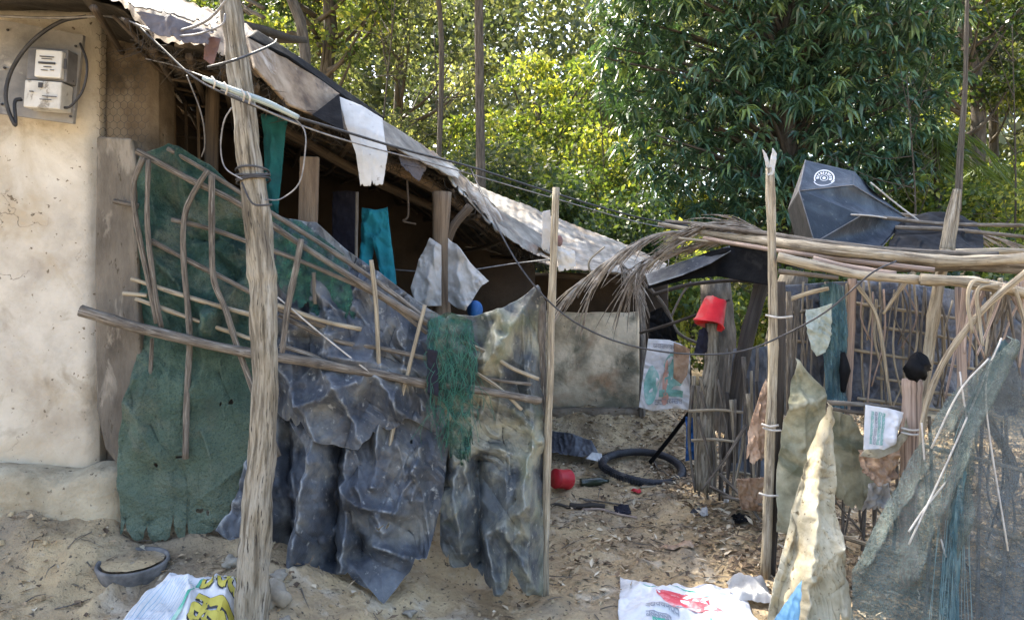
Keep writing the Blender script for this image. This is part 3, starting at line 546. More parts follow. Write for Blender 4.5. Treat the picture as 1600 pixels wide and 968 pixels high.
# ------------------------------------------------------------------ mud house on the left
house = empty('mud_house', (-2.6, 4.2, .3), 'cream mud plastered house with ragged sloping sheet roof and dark veranda', 'house')
def wall(name, m, p0, p1, z0, z1, th, parent, amp=.02, res=.025, topf=None, botround=0):
    p0, p1 = np.array(p0, float), np.array(p1, float); L = np.linalg.norm(p1 - p0); dx = (p1 - p0) / L; nrm = np.array([dx[1], -dx[0]])
    nu, nv = max(4, int(L / res)), max(4, int((z1 - z0) / res)); U, V = np.meshgrid(np.linspace(0, L, nu), np.linspace(0, 1, nv)); zt = z1 if topf is None else topf(U)
    Z = z0 + V * (zt - z0); h = amp * (fbm(U * 2.2 + p0[0], Z * 2.2, 4, 1) - .5) * 2 + amp * .3 * (fbm(U * 14, Z * 14, 3, 2) - .5)
    e = np.minimum(np.minimum(U, L - U), (zt - Z)); h = h - .05 * np.exp(-np.maximum(e, 0) / .018)
    q = M(); fr = np.stack([p0[0] + dx[0] * U + nrm[0] * h, p0[1] + dx[1] * U + nrm[1] * h, Z], -1); q.grid(fr)
    bk = fr.copy(); bk[..., 0] = p0[0] + dx[0] * U - nrm[0] * th; bk[..., 1] = p0[1] + dx[1] * U - nrm[1] * th; q.grid(bk[:, ::-1])
    for a, b in ((fr[:, 0], bk[:, 0]), (bk[:, -1], fr[:, -1]), (bk[-1], fr[-1])): q.grid(np.stack([a, b], 1))
    return q.build(name, m, parent)
wall('wall', 'plaster', (-5.2, 3.36), (-2.03, 3.60), -.1, 2.95, .35, house, .018)
wall('wall', 'brownmud', (-2.04, 3.67), (-1.78, 3.69), 0, 2.9, .25, house, .012)
# rounded plinth along the foot of the wall
U, V = np.meshgrid(np.linspace(0, 1, 130), np.linspace(0, 1, 30)); ang = V * math.pi / 2
prx = -5.2 + U * 3.40; hgt = .73 + .03 * (fbm(prx * 3, V, 3, 1) - .5); out = (.15 + .05 * (fbm(prx * 2, V * 2, 3, 2) - .5)) * sstep(1.0, .95, U)
py_ = 3.36 + .24 * (prx + 5.2) / 3.17
out = (.17 + .07 * (fbm(prx * 2, V * 2, 3, 2) - .5)) * np.sqrt(np.clip(1 - np.clip((U - .955) / .045, 0, 1) ** 2, 0, 1))
prof = np.sqrt(1 - (1 - np.clip(V / .35, 0, 1)) ** 2) + .35 * V
M().grid(np.stack([prx, py_ + .02 - (out + .02) * prof + .07 * (fbm(prx * 5, V * 4, 5, 1) - .5) - .10 * V ** 3, hgt + .05 * (fbm(prx * 6, V * 3, 3, 2) - .5) - .15 * np.clip(V / .35, 0, 1) ** 2.2 - (hgt - .1) * np.clip((V - .2) / .8, 0, 1)], -1)).build('plinth', mat('eroded_mud_plinth', [(.26, .215, .14), (.38, .325, .225), (.47, .41, .29)], 4, 12, .95, .8, 26, stain=((.22, .17, .105), 3, .50, .66, .8), stain2=((.50, .45, .35), 2.2, .55, .68, .6), speck=((.12, .09, .06), 30, .64, .70), dist=.025), house)
# veranda rear wall and side wall
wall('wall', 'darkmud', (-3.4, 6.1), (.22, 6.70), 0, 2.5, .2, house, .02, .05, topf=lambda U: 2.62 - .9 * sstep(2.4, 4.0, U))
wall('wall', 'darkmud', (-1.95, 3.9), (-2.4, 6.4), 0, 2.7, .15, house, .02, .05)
# roof: lower edge and upper skyline as (px, py, depth)
LO = [(120, -18, 3.0), (190, 8, 3.05), (240, 62, 3.1), (325, 72, 3.15), (392, 112, 3.35), (490, 182, 3.8), (560, 212, 4.05), (620, 238, 4.3), (700, 276, 4.65), (760, 338, 5.0), (800, 378, 5.35), (868, 406, 5.65)]
UP = [(110, -60, 3.6), (200, -40, 3.6), (300, 6, 3.65), (350, 20, 3.7), (400, 48, 3.8), (440, 72, 4.0), (520, 132, 4.3), (600, 192, 4.6), (700, 252, 5.1), (770, 318, 5.5), (800, 345, 5.8), (872, 388, 6.1)]
nu = 150; u = np.linspace(0, 1, nu); lo = pl(LO, u); up = pl(UP, u)
def w3(a): return np.stack([(a[:, 0] - CX) / F * a[:, 2], a[:, 2], EYE - (a[:, 1] - HY) / F * a[:, 2]], -1)
jag = (fbm(u * 40, u * 0, 3, 1) - .5) * 10; lo2 = lo.copy(); lo2[:, 1] += jag
A, B = w3(lo2), w3(up); Bk = A + [-.9, 2.6, .22]; Bk2 = B + [-.9, 2.6, .15]
rows = [A + (B - A) * t + np.array([0, 0, .03]) * math.sin(t * math.pi) for t in np.linspace(0, 1, 16)]
gr = np.stack(rows); gr[..., 2] += .02 * np.sin(np.arange(nu) * 1.7)[None, :] * .4 + .02 * (fbm(gr[..., 0] * 9, gr[..., 1] * 9, 3, 2) - .5)
rf = M(); rf.grid(gr); rf.grid(np.stack([B, Bk2])); rf.build('roof', 'tinbrown', house)
un = np.stack([A + (Bk - A) * t for t in np.linspace(0, 1, 30)]) + [0, .012, -.02]; un[..., 2] += .04 * (fbm(un[..., 0] * 12, un[..., 1] * 3, 3, 1) - .5)
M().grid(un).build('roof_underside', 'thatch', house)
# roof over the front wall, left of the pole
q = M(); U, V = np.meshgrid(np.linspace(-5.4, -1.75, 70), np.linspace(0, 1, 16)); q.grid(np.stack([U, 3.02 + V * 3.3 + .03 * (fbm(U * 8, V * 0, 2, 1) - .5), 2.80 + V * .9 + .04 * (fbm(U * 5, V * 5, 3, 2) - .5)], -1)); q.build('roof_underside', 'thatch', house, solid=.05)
# closing gable behind so no light leaks into the veranda
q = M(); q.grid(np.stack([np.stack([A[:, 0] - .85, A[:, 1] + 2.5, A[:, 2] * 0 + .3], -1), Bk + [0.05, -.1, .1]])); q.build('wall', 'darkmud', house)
def rod(parent, name, m, pts, r0, r1=None, nodes=None, seg=8, sub=6, rough=.08):
    q = M(); q.tube(PX(pts), r0, r1, nodes=nodes, seg=seg, sub=sub, rough=rough); return q.build(name, m, parent)
# rafters and beams under the roof
rod(house, 'beam', 'brownwood', [(595, 250, 4.5), (700, 305, 4.9), (800, 380, 5.5)], .045, .04)
rod(house, 'beam', 'rafter', [(420, 190, 3.9), (600, 290, 4.9), (740, 350, 5.6)], .03, .03)
for i in range(15):
    t = (i + .5) / 15; k = int(t * (nu - 1)); a = A[k] + [0, .02, -.05]; b = Bk[k] + [0, 0, -.06]
    q = M(); q.tube([a, (a + b) / 2 + [0, 0, rng.normal(0, .03)], b], .017, .014, seg=6); q.build('rafter', 'rafter', house)
for i in range(9):
    t = .04 + i * .1; a = A + (Bk - A) * t + [0, 0, -.035]; pts = a[10:-4:16] + rng.normal(0, .01, a[10:-4:16].shape)
    q = M(); q.tube(pts, .009, seg=5, sub=3); q.build('purlin', 'rafter', house)
# posts
rod(house, 'post', 'brownwood', [(690, 300, 4.55), (688, 400, 4.55), (693, 560, 4.55), (693, 720, 4.55)], [.06, .05, .06, .06])
rod(house, 'post', 'rafter', [(735, 322, 4.6), (705, 360, 4.57), (690, 420, 4.55)], .03, .028)
rod(house, 'post', 'rafter', [(335, 60, 3.9), (330, 240, 3.9), (330, 500, 3.9)], .035, .04)
q = M(); pts = PX([(474, 245, 3.95), (478, 300, 3.95), (482, 420, 3.95), (484, 620, 3.95)]);
q.box((pts[0] + pts[-1]) / 2, (.10, .035, np.linalg.norm(pts[0] - pts[-1])), (0, 1.5, 0)); q.build('plank_post', 'brownwood', house, bevel=.006)
# slats of the veranda window at the left, behind the green sheet
for i, px in enumerate((233, 250, 272, 290, 309)):
    rod(house, 'window_slat', 'rafter' if i % 2 else 'brownwood', [(px, 150 + 10 * (i % 2), 4.1), (px + 2, 260, 4.1)], .009, seg=6)
for py in (160, 210): rod(house, 'window_slat', 'rafter', [(226, py, 4.12), (345, py + 8, 4.12)], .008, seg=6)
# ragged thatch ends under the eave
q = M()
for i in range(420):
    k = int(rng.uniform(.12, .99) * (nu - 1)); a = A[k] + [rng.normal(0, .02), rng.uniform(-.01, .25), rng.uniform(-.03, .0)]; L_ = rng.uniform(.03, .13)
    q.tube([a, a + [rng.normal(0, .03), rng.normal(-.02, .02), -L_ * .6], a + [rng.normal(0, .06), rng.normal(-.03, .03), -L_]], .003, .001, seg=3, sub=1, cap=False)
q.build('thatch_fringe', 'thatch', house)
# roof sheets lying along the edge
G2 = 'sheets on the house roof'
sh = Sheet([(385, 56, 3.45), (440, 80, 3.75), (530, 148, 4.05)], [(398, 108, 3.3), (450, 165, 3.6), (492, 182, 3.75)], nu=70, nv=24, wr=.012, fs=3, seed=3, fine=.002)
sh.build('roof_sheet', 'tinbrown', house, solid=.012)
sh = Sheet([(400, 50, 3.62), (470, 95, 3.9), (600, 186, 4.5)], [(388, 62, 3.45), (450, 92, 3.75), (560, 170, 4.2)], nu=60, nv=10, wr=.01, seed=8)
sh.build('roof_sheet', 'black', house, solid=.02)
M().add(PX([(488, 180, 3.7), (530, 147, 3.85), (537, 205, 3.72), (530, 148, 4.1), (500, 185, 4.1)]), [(0, 2, 1), (0, 1, 3, 4), (1, 2, 3)]).build('roof_sheet', 'black', house, smoothf=False, solid=.004)
sh = Sheet([(560, 168, 4.15), (610, 195, 4.4), (720, 268, 4.9)], [(575, 214, 4.0), (625, 238, 4.2), (715, 282, 4.6)], nu=60, nv=14, wr=.02, seed=4, jag=.12); sh.build('roof_sheet', 'tin', house, solid=.006)
sh = Sheet([(700, 250, 5.0), (760, 315, 5.4), (868, 380, 6.0)], [(700, 282, 4.6), (775, 362, 5.05), (866, 402, 5.6)], nu=60, nv=14, wr=.02, seed=5, jag=.2); sh.build('roof_sheet', 'tin', house, solid=.008)
sh = Sheet([(190, -18, 3.1), (260, -4, 3.15), (345, 30, 3.2)], [(205, 12, 2.95), (270, 26, 2.95), (340, 50, 3.0)], nu=50, nv=14, wr=.02, seed=6, jag=.2); sh.build('roof_sheet', 'tin', house, solid=.005)
Sheet([(620, 232, 4.28), (668, 262, 4.45)], [(628, 262, 4.26), (655, 285, 4.4)], nu=24, nv=16, wr=.02, fs=8, seed=141, jag=.15).build('roof_sheet', 'purple_flap', house)
Sheet([(770, 345, 5.0), (842, 388, 5.4)], [(790, 372, 4.98), (840, 402, 5.35)], nu=30, nv=16, wr=.03, fs=8, seed=142, jag=.2).build('roof_sheet', 'tin', house)
white = Sheet([(528, 150, 3.95), (565, 165, 4.0), (598, 186, 4.05)], [(563, 291, 3.85), (585, 290, 3.85), (598, 288, 3.85)], [(528, 150, 3.95), (540, 195, 3.86), (556, 240, 3.83), (563, 291, 3.85)], [(598, 186, 4.05), (601, 215, 3.9), (606, 240, 3.87), (598, 288, 3.85)], nu=40, nv=50, wr=.012, seed=9, jag=.04)
white.build('roof_flap', 'white_sheet', None, 'white ragged plastic flap hanging from the roof edge', 'plastic flap')
Sheet([(215, 22, 2.98), (270, 30, 2.95), (335, 48, 2.98)], [(240, 55, 2.93), (285, 70, 2.9), (326, 72, 2.93)], nu=50, nv=24, wr=.022, fs=6, seed=10, jag=.12).build('roof_cloth', 'purple_flap', None, 'grey purple cloth hanging from the roof corner left of the pole', 'cloth')
Sheet([(322, 55, 3.0), (345, 60, 3.0)], [(318, 92, 2.98), (333, 104, 2.98)], nu=14, nv=20, wr=.012, fs=6, seed=11).build('roof_cloth', 'pinkflap', None, 'small faded pink rag beside the pole top', 'rag')
# hexagon wire netting over the mud corner
q = M(); s_ = .024
for r_ in range(-1, 17):
    for c_ in range(0, 8):
        x0 = 150 + c_ * 11.0 + (5.5 if r_ % 2 else 0); y0 = 52 + r_ * 10.5
        if x0 > 222: continue
        dd = 3.635; p = [P(x0, y0, dd), P(x0 + 5.5 * (1 if r_ % 2 == 0 else 1), y0 + 4, dd), P(x0 + 5.5, y0 + 10.5, dd), P(x0 + 5.5, y0 + 4, dd), P(x0 + 11, y0, dd)]
        q.tube([p[0], p[1], p[2]], .0011, seg=3, sub=1, cap=False); q.tube([p[3], p[4]], .0011, seg=3, sub=2, cap=False)
tag(q.build('wire_netting', 'ink'), 'hexagonal wire netting over the brown mud corner beside the meter', 'wire netting')
# leaning plank with round foot
pts = [(150, 212), (205, 216), (212, 260), (216, 480), (222, 600), (212, 700), (182, 726), (163, 700), (150, 640), (147, 450)]
q = M(); fr = [P(a, b, 3.50) for a, b in pts]; bk = [p + [0, .07, 0] for p in fr]; n = len(pts)
q.add(fr + bk, [tuple(range(n))[::-1], tuple(range(n, 2 * n))] + [(i, (i + 1) % n, n + (i + 1) % n, n + i) for i in range(n)])
tag(q.build('plank', 'board', smoothf=False, bevel=.012), 'grey brown plank with rounded foot leaning on the wall corner', 'plank')
# electricity meter
mt = empty('electricity_meter', P(70, 190, 3.5), 'grey electricity meter on a metal board high on the mud wall', 'meter')
q = M(); bo = [P(-25, 26, 3.42), P(130, 55, 3.44), P(114, 193, 3.44), P(-25, 174, 3.42)]; q.add(bo + [p + [0, .02, 0] for p in bo], [(0, 3, 2, 1), (4, 5, 6, 7), (0, 1, 5, 4), (1, 2, 6, 5), (2, 3, 7, 6), (3, 0, 4, 7)]); q.build('board', 'metalboard', mt, smoothf=False)
def pbox(parent, name, m, x0, y0, x1, y1, d, th, bev=.004, rot=None):
    a, b = P(x0, y0, d), P(x1, y1, d); q = M(); q.box(((a + b) / 2 + [0, th / 2, 0]), (abs(b[0] - a[0]), th, abs(b[2] - a[2])), rot); return q.build(name, m, parent, smoothf=False, bevel=bev)
pbox(mt, 'body', 'meterbody', 42, 75, 105, 126, 3.36, .08, .006, (0, 4, 0)); pbox(mt, 'face', 'meterwhite', 54, 78, 96, 121, 3.335, .03, .006, (0, 4, 0)); pbox(mt, 'terminal_cover', 'metercover', 37, 126, 95, 169, 3.34, .09, .006, (0, 4, 0))
q = M()
for (x0, y0, x1, y1) in ((62, 88, 84, 89.2), (65, 91.5, 81, 92.5), (60, 97, 86, 100), (68, 104, 80, 105), (64, 109, 74, 110), (78, 109, 84, 110), (46, 142, 52, 143.5), (66, 150, 88, 151.2), (62, 155, 80, 156), (60, 129, 66, 137), (100, 92, 104, 108)): q = M(); a, b = P(x0, y0, 3.33), P(x1, y1, 3.33); q.box((a + b) / 2, (abs(b[0] - a[0]), .004, abs(a[2] - b[2])), (0, 4, 0)); q.build('marking', 'ink', mt, smoothf=False)
for (x_, y_) in ((12, 47), (118, 72), (113, 127), (3, 163), (110, 182), (7, 106)): q = M(); q.tube([P(x_, y_, 3.41), P(x_, y_, 3.44)], .006, seg=8, sub=2); q.build('screw', 'ink', mt)
def cable(label, pts, r=.005, m='wire', name='cable', cat='cable', sub=8, group=None):
    q = M(); q.tube(PX(pts), r, seg=6, sub=sub, rough=.02); return tag(q.build(name, m), label, cat, group)
cable('thick black cable looping down left of the meter', [(135, 26, 3.3), (95, 34, 3.3), (50, 65, 3.3), (18, 110, 3.32), (9, 155, 3.32), (24, 196, 3.34), (23, 160, 3.36), (34, 155, 3.38)], .0085)
cable('black cable curving down right of the meter', [(125, 68, 3.38), (136, 100, 3.36), (130, 140, 3.36), (110, 166, 3.36), (95, 168, 3.38)], .006)
cable('grey cable stretched along the top left under the roof', [(-30, 24, 3.25), (80, 28, 3.25), (170, 26, 3.2), (215, 40, 3.1), (265, 50, 2.95), (320, 34, 2.85), (352, 2, 2.8), (358, -14, 2.8)], .0055, 'greywire')
cable('thin grey cable sagging to the wooden pole just under the top one', [(190, 28, 3.1), (250, 52, 3.0), (300, 55, 2.85), (345, 40, 2.82), (352, 22, 2.83)], .004, 'greywire')
cable('black cable running from the roof corner down to the conduit', [(205, 30, 3.1), (250, 72, 3.0), (300, 118, 2.9), (358, 150, 2.8), (465, 192, 2.95)], .0045)
cable('thin pale cable from the dark veranda to the pole', [(228, 92, 3.3), (270, 102, 3.2), (340, 128, 2.85)], .003, 'greywire')
cable('thin wire dropping from the cables into the green sheet', [(292, 118, 2.95), (315, 180, 3.1), (320, 225, 3.3), (315, 245, 3.4)], .003, 'greywire')
# conduit strapped to the pole with the long service wire
cd = empty('conduit', P(410, 165, 2.78), 'blue grey plastic conduit slung past the wooden pole', 'conduit')
cd = rod(cd, 'pipe', 'conduit', [(318, 122, 2.78), (370, 143, 2.76), (420, 162, 2.8), (466, 184, 2.86)], [.009, .0125, .0125, .011], sub=6)
for (x_, y_) in ((333, 128), (352, 137), (379, 148), (388, 152)):
    q = M(); q.tube([P(x_ - 2, y_ - 8, 2.76), P(x_ + 3, y_, 2.745), P(x_ + 1, y_ + 10, 2.76)], .004, seg=5); q.build('tie', 'palewire', cd)
cable('long service wire running from the conduit down to the pen', [(462, 183, 2.88), (540, 206, 3.1), (640, 236, 3.5), (740, 262, 4.0), (860, 300, 4.6), (1000, 340, 5.2), (1110, 358, 5.3), (1240, 382, 4.9)], .006)
cable('second service wire twisted under the first one', [(345, 140, 2.8), (460, 192, 2.9), (560, 225, 3.2), (700, 262, 3.9), (860, 308, 4.6), (1010, 350, 5.2), (1120, 366, 5.3)], .004, 'greywire')
cable('black wire hanging in a deep loop across the gate opening', [(735, 262, 4.0), (770, 340, 3.6), (815, 420, 3.45), (870, 482, 3.4), (930, 520, 3.5), (1000, 543, 3.6), (1080, 553, 3.7), (1150, 550, 3.75), (1210, 530, 3.75), (1290, 487, 3.7), (1360, 428, 3.65), (1400, 408, 3.7)], .0045)
cable('curl of thin wire hanging right of the pole from the conduit', [(462, 186, 2.9), (476, 205, 2.9), (477, 235, 2.9), (468, 285, 2.92), (440, 310, 2.9), (415, 312, 2.85)], .0028, 'greywire')
cable('loop of thin wire on the left side of the pole', [(362, 168, 2.8), (350, 190, 2.82), (345, 230, 2.85), (352, 262, 2.85), (378, 280, 2.8)], .0028, 'greywire')
cable('short black cable from the pole to the roof edge', [(325, 105, 2.8), (372, 92, 2.76), (425, 70, 3.2), (432, 62, 3.6)], .005)

# big wooden pole
pole = empty('wooden_pole', P(398, 1010, 2.9), 'tall weathered grey wooden pole with peeling bark in the left foreground', 'pole')
q = M(); pp = [(352, -60), (362, 20), (371, 90), (381, 170), (390, 250), (401, 330), (409, 420), (413, 520), (414, 620), (408, 720), (400, 820), (396, 910), (392, 1020)]
q.tube([P(a, b, 2.9) for a, b in pp], [.041, .040, .042, .044, .048, .050, .051, .051, .050, .053, .060, .063, .067], seg=40, sub=16, rough=.17, seed=3.3); pole = q.build('shaft', 'bark', pole)
q = M()
for k, (y_, dx) in enumerate(((272, 0), (277, 2), (283, -1), (268, 1))): 
    th = np.linspace(0, 2 * math.pi, 16); c = P(393 + (y_ - 250) * .1, y_, 2.9); q.tube([c + np.array([math.cos(t) * .062, math.sin(t) * .062, .012 * math.sin(t + k)]) for t in th], .0045, seg=5, sub=2)
q.tube(PX([(378, 285, 2.83), (395, 318, 2.82), (425, 320, 2.83)]), .004); q.build('wire_binding', 'wire', pole)

# ------------------------------------------------------------------ lattice fence with sheets, left
fence = empty('bamboo_fence', P(530, 880, 3.6), 'crooked lattice fence of grey sticks and bamboo holding the plastic sheets', 'fence')
def fd(px): return 3.50 + .25 * (px - 190) / 660
def fs_(m, pts, r0, r1=None, off=-.05, name='stick', nodes=None):
    r1 = r0 if r1 is None else r1
    return rod(fence, name, m, [(a, b, fd(a) + off) for a, b in pts], r0, r1, nodes=nodes, seg=8, sub=7, rough=.16)
fs_('stick', [(126, 485), (200, 507), (300, 532), (400, 553), (500, 568), (600, 586), (665, 600)], .026, .022, -.13, 'rail', .3)
fs_('stick', [(640, 594), (720, 606), (790, 616), (846, 626)], .021, .017, -.12, 'rail', .3)
for (m, pts, r, o) in [
    ('stick', [(214, 236), (300, 282), (380, 322), (470, 382), (560, 440), (668, 505)], .015, -.08),
    ('stick', [(262, 232), (330, 272), (420, 330), (500, 380), (600, 448), (664, 497)], .012, -.04),
    ('stick', [(268, 343), (330, 358), (400, 382), (480, 412), (590, 462), (668, 520)], .011, -.06),
    ('stick', [(236, 376), (300, 410), (395, 458), (450, 490), (520, 515)], .012, -.07),
    ('bamboo', [(205, 435), (300, 466), (395, 492)], .011, -.09), ('bamboo', [(192, 458), (215, 460), (230, 462)], .010, -.09), ('bamboo', [(212, 466), (300, 498), (400, 532)], .011, -.085),
    ('stick', [(178, 314), (205, 320), (216, 322)], .012, -.05), ('bamboo', [(434, 476), (500, 500), (565, 514)], .011, -.10), ('stick', [(436, 492), (520, 530), (600, 545), (668, 560)], .012, -.08),
    ('stick', [(436, 540), (480, 552), (525, 572)], .012, -.1), ('bamboo', [(720, 533), (765, 552), (800, 575), (842, 592)], .010, -.07), ('bamboo', [(745, 582), (780, 606), (815, 640)], .009, -.09), ('stick', [(690, 560), (760, 590), (830, 600)], .008, -.08),
    ('stick', [(224, 246), (208, 290), (214, 350), (230, 430), (245, 505)], .013, -.10), ('stick', [(232, 250), (230, 350), (240, 440), (252, 512)], .012, -.11), ('stick', [(238, 528), (234, 600), (229, 676)], .009, -.07),
    ('stick', [(324, 266), (300, 305), (287, 345), (288, 420), (296, 520), (292, 620), (290, 716)], .014, -.10), ('stick', [(331, 274), (331, 350), (333, 432), (352, 482), (372, 545), (400, 620), (436, 712)], .015, -.115),
    ('stick', [(471, 373), (462, 420), (450, 480), (440, 560)], [.013, .018, .016, .014], -.12), ('bamboo', [(580, 406), (588, 480), (592, 580)], .011, -.10), ('stick', [(594, 600), (598, 660), (604, 765)], .009, -.09),
    ('bamboo', [(664, 476), (648, 540), (630, 610), (612, 680), (604, 745)], .010, -.11), ('stick', [(490, 425), (492, 475)], .009, -.03), ('stick', [(524, 575), (524, 590)], .01, -.05)]:
    fs_(m, pts, r, None, o)
q = M(); q.tube(PX([(434, 464, 3.48), (500, 520, 3.5), (578, 582, 3.5)]), .004, seg=5); q.build('cord', 'palewire', fence)
fs_('bamboo', [(869, 293), (863, 450), (858, 620), (853, 800), (850, 936)], .018, .022, .0, 'post', .35)
fs_('stick', [(846, 470), (846, 620), (842, 780), (840, 925)], .022, .026, .05, 'post')

tgreen = Sheet([(214, 240, 3.5), (262, 222, 3.52), (330, 258, 3.55), (392, 320, 3.6)], [(188, 846, 3.42), (215, 852, 3.4), (260, 852, 3.4), (320, 832, 3.42), (385, 790, 3.5)],
      [(214, 240, 3.5), (204, 290, 3.5), (206, 380, 3.5), (214, 520, 3.5), (206, 600, 3.45), (184, 690, 3.42), (182, 750, 3.42), (188, 846, 3.42)],
      [(392, 320, 3.6), (396, 450, 3.6), (396, 580, 3.58), (388, 690, 3.5), (385, 790, 3.5)], nu=220, nv=380, wr=.042, fs=2.6, seed=1, jag=.035, holes=((.78, .64, .022, .009), (.70, .645, .012, .007), (.25, .80, .014, .005), (.55, .93, .03, .006), (.42, .78, .05, .003), (.62, .94, .012, .008)),
      folds=((280, 240, 300, 380, 14, .05), (240, 400, 330, 500, 16, .05), (330, 520, 390, 430, 14, .04), (230, 560, 215, 700, 18, .03), (300, 370, 390, 350, 12, -.05), (250, 300, 360, 430, 10, -.05), (340, 500, 300, 620, 14, .03)))
tgreen.build('shade_cloth', 'greenmat', None, 'muddy green shade cloth hanging on the left end of the fence', 'shade cloth')
G3 = 'blue grey plastic sheets draped over the fence'
Sheet([(410, 600, 3.70), (470, 620, 3.70), (560, 640, 3.7), (640, 620, 3.72), (705, 600, 3.74)], [(330, 832, 3.42), (362, 858, 3.4), (400, 838, 3.5), (440, 860, 3.52), (470, 800, 3.6), (560, 780, 3.66), (700, 780, 3.7)], [(410, 600, 3.7), (396, 700, 3.55), (352, 800, 3.44), (330, 832, 3.42)], None,
      nu=130, nv=110, wr=.05, fs=3, seed=12, jag=.03, folds=((380, 700, 430, 850, 16, .05), (440, 650, 450, 850, 16, -.06))).build('tarpaulin', 'tarp', None, 'blue grey plastic sheet hanging lowest behind the wooden pole foot', 'tarpaulin', G3)
Sheet([(424, 332, 3.66), (490, 342, 3.68), (530, 378, 3.68), (600, 430, 3.7), (670, 480, 3.7), (705, 500, 3.7)], [(424, 640, 3.56), (460, 668, 3.5), (500, 692, 3.46), (560, 704, 3.46), (585, 680, 3.5), (640, 660, 3.58), (700, 690, 3.62)],
      nu=330, nv=330, wr=.062, fs=3.4, seed=21, jag=.03, fine=.006,
      folds=((440, 575, 500, 690, 9, .05), (520, 590, 575, 700, 9, .07), (560, 600, 470, 640, 9, .05), (470, 430, 480, 560, 12, -.04), (520, 560, 700, 590, 9, .04), (590, 590, 640, 660, 8, .06), (620, 520, 660, 640, 8, .05), (450, 360, 520, 500, 12, .04))).build('tarpaulin', 'tarp', None, 'crumpled dark blue grey sheet tied to the upper fence right of the pole', 'tarpaulin', G3)
Sheet([(452, 655, 3.60), (500, 665, 3.62), (560, 640, 3.66), (620, 610, 3.68), (690, 600, 3.68)], [(456, 905, 3.44), (500, 895, 3.44), (548, 905, 3.42), (598, 942, 3.38), (618, 920, 3.42), (632, 900, 3.46), (668, 872, 3.55), (692, 780, 3.62)],
      [(452, 655, 3.6), (490, 720, 3.5), (470, 800, 3.46), (458, 850, 3.44), (456, 905, 3.44)], [(690, 600, 3.68), (700, 700, 3.66), (692, 780, 3.62)], nu=330, nv=340, holes=((.45, .62, .03, .006), (.5, .64, .012, .012), (.7, .3, .01, .012)), wr=.05, fs=3., seed=33, jag=.035, fine=.005,
      folds=((500, 690, 462, 890, 13, .11), (545, 690, 535, 890, 12, .07), (525, 700, 512, 880, 9, -.08), (560, 790, 620, 800, 8, .05), (620, 800, 650, 730, 8, .06), (560, 760, 600, 830, 10, .05), (545, 800, 560, 870, 9, -.06), (580, 850, 640, 870, 9, .05), (660, 700, 650, 780, 7, .05), (600, 620, 590, 760, 9, .06))).build('tarpaulin', 'tarp', None, 'torn blue grey sheet with deep folds hanging to the ground below the long rail', 'tarpaulin', G3)
Sheet([(682, 505, 3.66), (705, 488, 3.68), (740, 492, 3.72), (780, 486, 3.74), (815, 464, 3.76), (840, 448, 3.78), (852, 470, 3.78)], [(688, 850, 3.62), (705, 885, 3.6), (745, 890, 3.58), (772, 930, 3.52), (790, 932, 3.5), (800, 895, 3.56), (822, 932, 3.55), (848, 928, 3.72)],
      [(682, 505, 3.66), (672, 600, 3.66), (690, 740, 3.62), (688, 850, 3.62)], [(852, 470, 3.78), (850, 700, 3.76), (848, 928, 3.72)], nu=280, nv=400, wr=.048, fs=3., seed=45, jag=.02, fine=.005,
      folds=((835, 455, 760, 580, 10, .07), (780, 490, 770, 560, 9, .05), (700, 620, 720, 860, 10, .08), (690, 640, 700, 760, 8, -.06), (728, 720, 775, 925, 8, .08), (745, 720, 750, 880, 7, -.07), (790, 830, 838, 920, 8, .07), (800, 640, 845, 690, 8, .05), (830, 700, 812, 830, 9, .06), (760, 570, 700, 540, 9, .04), (765, 830, 820, 790, 8, .04))).build('tarpaulin', 'tarp_mud', None, 'mud stained green grey sheet at the gate end of the fence', 'tarpaulin', G3)
q = Sheet([(668, 500, 3.56), (700, 485, 3.54), (738, 500, 3.56)], [(690, 700, 3.6), (720, 760, 3.58), (740, 700, 3.6)], [(668, 500, 3.56), (666, 590, 3.56), (700, 640, 3.58), (690, 700, 3.6)], [(738, 500, 3.56), (744, 560, 3.56), (735, 640, 3.56), (740, 700, 3.6)], nu=60, nv=120, wr=.05, fs=6, seed=51, jag=.1)
net = empty('fishing_net', P(705, 760, 3.56), 'bundle of green fishing net hanging over the fence rail', 'net')
q.build('netting', 'greennet', net)
q2 = M()
for i in range(120):
    x0 = rng.uniform(670, 742); y0 = rng.uniform(488, 640); pts = [(x0, y0, 3.5 + rng.normal(0, .02))]
    for k in range(3): pts.append((pts[-1][0] + rng.normal(0, 9), pts[-1][1] + rng.uniform(5, 34), 3.5 + rng.normal(0, .02)))
    q2.tube(PX(pts), .0013, seg=3, sub=3, cap=False)
q2.build('strand', mat('green_strand', [(.012, .07, .05), (.05, .15, .11)], 9, 3), net)
q = Sheet([(424, 335, 3.6), (470, 345, 3.62), (540, 400, 3.65)], [(430, 440, 3.6), (500, 520, 3.62), (560, 500, 3.65)], nu=50, nv=50, wr=.03, fs=5, seed=53, jag=.15)
q.build('fishing_net', 'greennet', None, 'thin dark green net scrap over the sheet right of the pole', 'net')
Sheet([(667, 545, 3.50), (684, 548, 3.50)], [(668, 612, 3.5), (686, 620, 3.5)], nu=12, nv=30, wr=.015, fs=9, seed=55).build('rag', 'navy', None, 'small dark purple rag tied on the long rail', 'rag')

